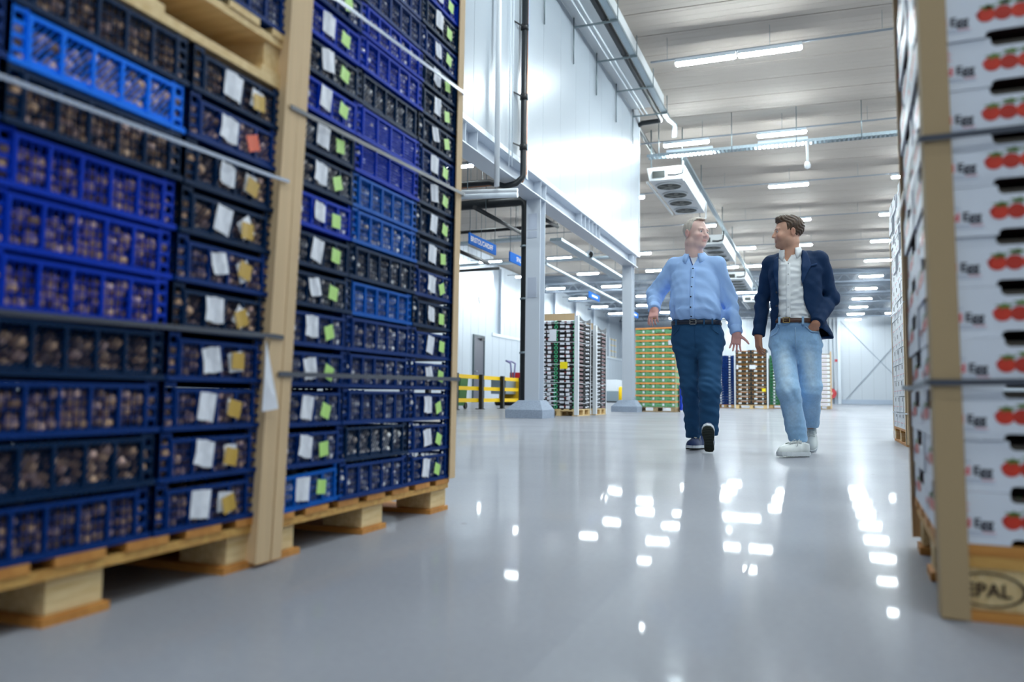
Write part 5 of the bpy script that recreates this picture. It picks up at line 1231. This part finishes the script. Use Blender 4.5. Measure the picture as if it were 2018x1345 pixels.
cloth('undershirt', tee, (-.2, -.2, zc_(546)), (.2, .2, zc_(498)), mat('white_tee', (236, 238, 244), .8), root, .006)
collar((nb[0]+.002, nb[1]-.002, 0), .069, nb[2]+.018, SHIRT, so, .5, .035, .046, (0, .32), .046)
bt = mat('dark_shirt_button', (34, 40, 66), .3)
for px, py in ((1370, 534), (1369.5, 552.5), (1368.7, 571), (1368, 590.5), (1368, 611), (1368.6, 628)):
    p = J(px, py); y_ = front_y(SV, p[0], p[2]) or -.15; MB().tube([(p[0], y_-.004, p[2]), (p[0], y_+.004, p[2])], .0062, 10).build('button', bt, so)
pz = [(J(1370, y_)[0], J(1370, y_)[2]) for y_ in (531, 560, 590, 615, 632)]
drape(SV, [(x-.017, z) for x, z in pz], [(x+.016, z) for x, z in pz], SHIRT, .0022, .003, 24, 3).build('placket', SHIRT, so)
drape(SV, [(xk(1360.2), zc_(507)), (xk(1368), zc_(527))], [(xk(1362), zc_(507)), (xk(1370), zc_(527))], None, .004, .003, 10, 1).build('dark_trim', mat('navy_inner_band', (40, 62, 120), .7), so)
for e, w_, r_ in ((elR, wrR, .047), (elL, wrL, .0455)):
    n_ = (w_-e)/np.linalg.norm(w_-e); MB().tube([w_-n_*.06, w_-n_*.055, w_-n_*.004, w_+n_*.004], [r_, r_+.003, r_+.0015, r_-.004], 20).build('cuff', SHIRT, so)
# trousers, belt
NAVY = mat('navy_twill', (38, 80, 118), .85, var=.06, scale=220, spec=.25)
pel = [(zc_(629), xk(1372), -.004, .184, .130), (zc_(642), xk(1372), 0, .189, .134), (zc_(660), xk(1374), .01, .206, .138), (zc_(680), xk(1375), .012, .205, .132), (zc_(697), xk(1375), .012, .16, .1), (zc_(712), xk(1375), .012, .09, .06)]
def legsf(P, A_, B_, C_, r0, r1, r2, m1=.0): return smin(s_cone(P, A_, B_, r0, r1), s_cone(P, B_, C_, r1, r2), .03)
def trousers(P):
    d = loft(P, pel); l = legsf(P, hipR, knR, anR, .098, .073, .060); r = legsf(P, hipL, knL, anL, .1, .08, .073)
    d = smin(d, l, .03); d = smin(d, r, .03) if True else d
    kn = np.exp(-(np.abs(P[:, 2]-zc_(775))/.14)**2)+.7*np.exp(-(np.abs(P[:, 2]-zc_(840))/.06)**2)+.5*np.exp(-((P[:, 2]-zc_(695))/.06)**2)
    d = d+folds(P, .012, 1.7, 8)*(.14+.6*kn)
    cut = np.where(P[:, 0] < xk(1378), zc_(867), zc_(857)); back = np.where(P[:, 0] < xk(1378), .05, .0)
    return np.maximum(np.maximum(d, cut-P[:, 2]-.0*P[:, 1]), P[:, 2]-zc_(629))
to, TV = cloth('trousers', trousers, (-.34, -.4, .06), (.34, .42, zc_(620)), NAVY, root)
zb = zc_(638)
belt(root, zb, xk(1372), -.001, .190, .137, .034, mat('navy_leather', (26, 34, 52), .4), mat('dull_silver', (190, 190, 184), .25, metal=.9), .0, -.005)
for x_ in (xk(1338), xk(1392), xk(1408)): MB().box(x_-.006, x_+.006, -.148, -.138, zb-.024, zb+.022).build('belt_loop', NAVY, to)
drape(TV, [(xk(1372.5), zc_(646)), (xk(1373.5), zc_(688))], [(xk(1373.8), zc_(646)), (xk(1374.5), zc_(688))], NAVY, .003, .003, 12, 1).build('fly_seam', NAVY, to)
for a, b_ in ((1328, 1344), (1420, 1402)):
    drape(TV, [(xk(a), zc_(660)), (xk((a+b_)/2), zc_(655)), (xk(b_), zc_(646))], [(xk(a), zc_(662)), (xk((a+b_)/2+.6), zc_(657)), (xk(b_+1), zc_(647))], NAVY, .004, .003, 10, 1).build('pocket_edge', NAVY, to)
MB().tube([T1((-.0105, .0, -.099)), T1((-.0105, -.002, -.104))], .0112, 12).build('ring', mat('gold_ring', (224, 184, 110), .2, metal=1), root)
bl = mat('blue_suede', (24, 50, 98), .8, var=.1, scale=80, sheen=.3); wm = mat('white_midsole', (224, 228, 232), .5); lc = mat('cream_laces', (222, 214, 196), .7); ol = mat('black_rubber', (30, 36, 34), .6)
shoe(root, (.03, .4, .002), math.radians(-13), .03, (bl, wm, ol, lc, M['blackpl']), None, 1.0, 1, .105)
root2 = root
shoe(root, (.155, -.12, .008), math.radians(5), math.radians(43), (bl, wm, mat('olive_outsole', (50, 56, 48), .65), lc, M['blackpl']), 'raised navy shoe showing its dark tread', 1.0, -1, .105)

# ------------------------------------------------------------------ person in the navy blazer
SK2, BL2, LP2 = lin((224, 174, 148)), lin((204, 136, 112)), lin((180, 116, 100))
HN2 = lin((196, 140, 112))
root, J = person('walking man in navy blazer, white shirt and faded jeans, hand in pocket', 6.4, -.12)
hc = J(1553, 459, 6.4); nb = J(1556, 499, 6.42)
xk = lambda px: J(px, 560)[0]; zc_ = lambda py: J(1565, py)[2]
def hair2(q):
    d = s_ell(q, (0, .0185, .041), (.0795, .1, .0885)); d = smin(d, s_ell(q, (0, -.042, .098), (.052, .046, .03)), .025)
    w_ = q[:, 2]*60+q[:, 0]*25-q[:, 1]*35
    d = d+.0022*np.sin(q[:, 1]*230+3.5*np.sin(w_*.9)+q[:, 2]*130)+.0016*np.sin(q[:, 0]*330+2.5*np.sin(w_)+q[:, 1]*60)*np.clip((q[:, 2]-.06)*40, 0, 1)
    reg = smin(-(q[:, 1]+.03-.1*np.clip(q[:, 2], 0, .1)), .072-q[:, 2]-.25*np.clip(-q[:, 1]-.05, 0, 1), .025)
    d = smax(d, reg, .006); d = smax(d, np.where(q[:, 1] < .015, -(q[:, 2]+.03), -(q[:, 2]+.098-.15*q[:, 1])), .006)
    for s in (-1, 1): d = smax(d, -s_ell(q, (s*.088, .014, -.008), (.022, .018, .03)), .005)
    return d
hm2 = mat('brown_hair', (94, 70, 50), .42, col2=(58, 42, 30), scale=60, stretch=(.5, .3, 1), bump=.4)
parts, toL = add_head(root, hc, math.radians(-74), (.02, .02), 1.06, SK2, BL2, LP2, hair2, hm2, mat('brown_brow', (70, 50, 36), .6), nb, .060, lin((120, 88, 70)), (.2, .2, .2))
shR, elR, wrR = J(1521, 521, 6.45), J(1504, 592, 6.5), J(1494.5, 662, 6.42)
shL, elL, wrL = J(1613, 514, 6.43), J(1636, 588, 6.5), J(1609, 637, 6.29)
M1 = frame((.04, -.1, -1), (-.85, -.5, .05)); v, f, T1 = hand_mesh(wrR, M1, .55, elR, 1, .03, (.5, -.55, -.8)); parts.append((v, f, flat(v, HN2)))
M2 = frame((-.55, .5, -.75), (.3, -1, -.2)); v, f, T2 = hand_mesh(wrL, M2, .15, elL, -1, .03, (.5, -.3, -.8), .86, .026); parts.append((v, f, flat(v, HN2)))
tor = [(zc_(499), xk(1557), .02, .07, .06), (zc_(508), xk(1560), .02, .125, .08), (zc_(518), xk(1564), .018, .165, .095), (zc_(540), xk(1567), .01, .178, .118), (zc_(570), xk(1567), .0, .17, .12), (zc_(600), xk(1566), -.004, .158, .115), (zc_(630), xk(1566), 0, .155, .112), (zc_(640), xk(1566), 0, .155, .11)]
hipR, knR, anR = J(1541, 682, 6.4), J(1554, 770, 6.23), J(1573, 866, 6.36)
hipL, knL, anL = J(1592, 682, 6.42), J(1598, 766, 6.4), J(1597, 842, 6.79)
def core(P):
    d = np.minimum(loft(P, [(k[0], k[1], k[2], k[3]*.68, k[4]*.68) for k in tor]), s_ell(P, J(1566, 660, 6.4), (.13, .09, .12)))
    d = smin(d, np.minimum(np.minimum(s_cone(P, shR, elR, .04, .036), s_cone(P, elR, wrR, .034, .026)), np.minimum(s_cone(P, shL, elL, .04, .036), s_cone(P, elL, wrL, .034, .026))), .02)
    return smin(d, np.minimum(np.minimum(s_cone(P, hipR, knR, .065, .045), s_cone(P, knR, anR, .045, .035)), np.minimum(s_cone(P, hipL, knL, .065, .045), s_cone(P, knL, anL, .045, .035))), .03)
v, f = surfnet(core, (-.4, -.35, .05), (.45, .5, 1.6), .014); parts.append((relax(v, f, 1), f, flat(v, SK2)))
join_body(root, parts)
WSH = mat('white_shirt_cotton', (246, 248, 248), .7, sheen=.1)
zcut = zc_(633)
def wshirt(P):
    d = loft(P, [(k[0], k[1], k[2], k[3]*.92, k[4]) for k in tor])+folds(P, .008, 2.2, 21)*(.4+np.clip((zc_(560)-P[:, 2])/.15, 0, 1))
    d = smax(d, -s_cone(P, A3(nb)-A3((0, 0, .05)), A3(nb)+A3((0, -.03, .12)), .06, .07), .006)
    vz = zc_(519); vc = np.maximum(np.abs(P[:, 0]-xk(1552))-np.clip((P[:, 2]-vz)*.5, 0, 1), np.maximum(P[:, 1]+.0, vz-P[:, 2])); d = smax(d, -vc, .004)
    return np.maximum(d, zcut-P[:, 2])
so, SV = cloth('shirt', wshirt, (-.25, -.2, zcut-.03), (.3, .2, zc_(488)), WSH, root)
collar((nb[0]+.004, nb[1]-.002, 0), .066, nb[2]+.034, WSH, so, .55, .03, .058, (.14, .3), .032)
pz = [(J(1554+(.3*k), y_)[0], J(1554, y_)[2]) for k, y_ in enumerate((522, 550, 580, 610, 632))]
drape(SV, [(x-.016, z) for x, z in pz], [(x+.015, z) for x, z in pz], WSH, .0022, .003, 24, 3).build('placket', WSH, so)
for py in (523, 545, 566, 588, 609, 628):
    p = J(1554.5, py); y_ = front_y(SV, p[0], p[2]) or -.12; MB().tube([(p[0], y_-.004, p[2]), (p[0], y_+.003, p[2])], .0055, 10).build('button', mat('pearl_button', (206, 208, 206), .25), so)
# jeans
def denim_tint(V):
    V = V.astype(f32); base, pale, deep = A3(lin((150, 190, 226))), A3(lin((200, 222, 238))), A3(lin((66, 104, 152)))
    n2 = .5*vnoise(V, 80)+.5*vnoise(V*np.array((1, 1, .6)), 210)
    w_ = np.zeros(len(V))
    for h_, k_, a_ in ((hipR, knR, anR), (hipL, knL, anL)):
        for t, s_, g_ in ((.35, .1, 1.0), (.6, .1, 1.0), (.85, .09, .8)):
            c = h_+(k_-h_)*t+np.array((0, -.08, 0)); w_ = np.maximum(w_, g_*np.exp(-(((V-c)/A3((.045, .08, s_)))**2).sum(1)))
        c = k_+(a_-k_)*.45+np.array((0, -.06, 0)); w_ = np.maximum(w_, .55*np.exp(-(((V-c)/A3((.04, .08, .12)))**2).sum(1)))
    c = base*(1-w_[:, None]*.85)+pale*w_[:, None]*.85
    dk = np.clip(1.1*np.exp(-((V[:, 2]-zc_(648))/.035)**2)*(.5+.5*n2)+.8*np.exp(-(((V-A3(J(1566, 690, 6.3)))/A3((.035, .1, .07)))**2).sum(1)), 0, .8)*.7
    c = c*(1-dk[:, None])+deep*dk[:, None]; c = c*(.86+.3*n2)[:, None]; return np.clip(c, 0, 1)
DEN = tint_mat('faded_denim', .8, .25, 500, 0, .2)
pel = [(zc_(634), xk(1566), 0, .158, .115), (zc_(650), xk(1565), .004, .172, .122), (zc_(668), xk(1564.5), .01, .187, .126), (zc_(684), xk(1566), .012, .185, .12), (zc_(700), xk(1567), .012, .145, .09), (zc_(714), xk(1567), .012, .07, .05)]
def jeans(P):
    d = smin(loft(P, pel), s_ell(P, J(1599, 668, 6.36), (.052, .055, .05)), .03); d = smin(d, legsf(P, hipR, knR, anR, .09, .082, .069), .028); d = smin(d, legsf(P, hipL, knL, anL, .096, .078, .066), .028)
    kn = np.exp(-((P[:, 2]-zc_(775))/.10)**2)+1.0*np.exp(-((P[:, 2]-zc_(845))/.08)**2)+.8*np.exp(-((P[:, 2]-zc_(690))/.06)**2)
    d = d+folds(P, .008, 1.9, 14)*(.12+.65*kn)
    cut = np.where(P[:, 1] < .18, zc_(869)+(P[:, 1]+.02)*.1, zc_(846)); return np.maximum(np.maximum(d, cut-P[:, 2]), P[:, 2]-zc_(634))
to, TV = cloth('jeans', jeans, (-.32, -.4, .04), (.34, .6, zc_(626)), DEN, root, tint=denim_tint)
zb = zc_(634.5)
belt(root, zb, xk(1566), 0, .162, .119, .034, mat('brown_leather', (78, 48, 36), .45, var=.2, scale=30), mat('brass_buckle', (176, 150, 100), .3, metal=.9), -.02, -.058)
lp = mat('denim_loop', (150, 184, 214), .8)
for x_ in (xk(1536.5), xk(1582)): MB().box(x_-.008, x_+.008, -.135, -.122, zb-.03, zb+.026).build('belt_loop', lp, to)
drape(TV, [(xk(1566), zc_(648)), (xk(1567), zc_(692))], [(xk(1568), zc_(648)), (xk(1568.2), zc_(692))], None, .003, .003, 12, 1).build('fly_seam', lp, to)
drape(TV, [(xk(1587), zc_(645)), (xk(1597), zc_(655)), (xk(1612), zc_(656))], [(xk(1586), zc_(647)), (xk(1597), zc_(657.5)), (xk(1612), zc_(658.5))], None, .005, .005, 10, 1).build('pocket_edge', lp, to)
drape(TV, [(xk(1518), zc_(664)), (xk(1530), zc_(657)), (xk(1534), zc_(648))], [(xk(1518), zc_(666)), (xk(1531.5), zc_(659)), (xk(1535.5), zc_(649))], None, .004, .003, 10, 1).build('pocket_edge', lp, to)
# blazer
BLZ = mat('navy_blazer_wool', (0, 40, 78), .75, var=.1, scale=400, spec=.3)
LAP = mat('navy_lapel_wool', (8, 48, 90), .7, var=.1, scale=400, spec=.3)
jk = [(zc_(494), xk(1560), .03, .085, .065), (zc_(503), xk(1564), .025, .135, .085), (zc_(514), xk(1567), .02, .185, .106), (zc_(535), xk(1568), .01, .198, .134), (zc_(565), xk(1568), .0, .19, .14), (zc_(600), xk(1568), .0, .182, .137), (zc_(630), xk(1571), .01, .195, .142), (zc_(655), xk(1576), .03, .222, .155), (zc_(668), xk(1578), .035, .228, .158)]
Lx = [(497, 1537), (520, 1535), (577, 1535), (610, 1535.5), (632, 1533), (645, 1530), (655, 1526), (662, 1520), (667, 1513)]
Rx = [(486, 1581), (520, 1580), (557, 1580), (590, 1584), (612, 1589), (632, 1600), (645, 1613), (655, 1624), (662, 1634), (668, 1642)]
def blazer(P):
    d = loft(P, jk); d = smin(d, s_cone(P, shR+A3((.06, 0, .02)), shR, .06, .07), .03); d = smin(d, s_cone(P, shL+A3((-.06, 0, .02)), shL, .06, .072), .03)
    inner = d+.017
    zz = P[:, 2]; zl = np.array([zc_(a) for a, b in Lx][::-1]); xl = np.interp(zz, zl, [xk(b) for a, b in Lx][::-1]); zr = np.array([zc_(a) for a, b in Rx][::-1]); xr_ = np.interp(zz, zr, [xk(b) for a, b in Rx][::-1])
    gap = np.maximum(np.maximum(xl-P[:, 0], P[:, 0]-xr_), P[:, 1]-.03)
    sl = smin(s_cone(P, shR, elR, .070, .060), s_cone(P, elR, wrR, .058, .047), .03); sr = smin(s_cone(P, shL, elL, .076, .066), s_cone(P, elL, wrL, .064, .050), .03)
    hole = s_cone(P, A3(nb)-A3((0, 0, .03)), A3(nb)+A3((0, -.02, .12)), .072, .085)
    body = smax(smax(d, -inner, .004), -gap, .006); body = np.maximum(body, zc_(667.5)-zz-.0*P[:, 0])
    sleeves = np.minimum(sl, sr)
    for e, w_ in ((elR, wrR), (elL, wrL)):
        n_ = A3((w_-e)/np.linalg.norm(w_-e)); rel_ = (P-A3(w_))@n_; near = np.linalg.norm(P-A3(w_), axis=1) < .13; sleeves = np.where(near, np.maximum(sleeves, rel_-.0), sleeves)
    o_ = smin(body, np.where(np.minimum(sl, sr) < .03, sleeves, .5), .016)
    el = np.exp(-(np.linalg.norm(P-A3(elL), axis=1)/.12)**2)*1.6+np.exp(-(np.linalg.norm(P-A3(elR), axis=1)/.12)**2)
    return smax(o_, -hole, .006)+folds(P, .007, 1.9, 31)*(.4+el)
jo, JV = cloth('blazer', blazer, (-.4, -.36, zc_(672)), (.46, .32, zc_(484)), BLZ, root, .0062)
X = lambda a, y_: (xk(a), zc_(y_))
drape(JV, [X(1536, 505), X(1535, 530), X(1535.4, 582)], [X(1527, 512), X(1524, 535), X(1534.5, 586)], LAP, .006, .006, 22, 4).build('lapel', LAP, jo)
drape(JV, [X(1582.5, 495), X(1581, 520), X(1580.5, 560)], [X(1591, 499), X(1600, 528), X(1581.5, 566)], LAP, .006, .006, 22, 5).build('lapel', LAP, jo)
drape(JV, [X(1592, 528.5), X(1611, 524)], [X(1592.5, 532.5), X(1611.5, 528)], LAP, .004, .004, 10, 2).build('chest_pocket', LAP, jo)
for py in (580, 606): p = J(1533.5, py); y_ = front_y(JV, p[0]-.005, p[2]) or -.14; MB().tube([(p[0]-.006, y_-.005, p[2]), (p[0]-.006, y_+.003, p[2])], .0085, 12).build('button', mat('navy_button', (20, 30, 56), .3), jo)
n_ = (wrL-elL)/np.linalg.norm(wrL-elL)
for k in range(3): MB().ico(wrL-n_*(.02+.017*k)+np.array((.035, -.028, -.012)), .006, 2).build('cuff_button', mat('navy_button', 0), jo)
wl_ = mat('white_leather', (222, 226, 224), .45); ws = mat('white_rubber', (216, 220, 222), .55); wl2 = mat('white_laces', (204, 208, 206), .7)
shoe(root, (.035, -.105, .004), math.radians(-43), .03, (wl_, ws, ws, wl2, wl_), None, 1.0, 1, .086)
sh = shoe(root, (.05, .52, .20), math.radians(2), math.radians(-42), (wl_, ws, ws, wl2, M['blackpl']), 'white shoe pushing off on its toe', 1.0, -1, .1)
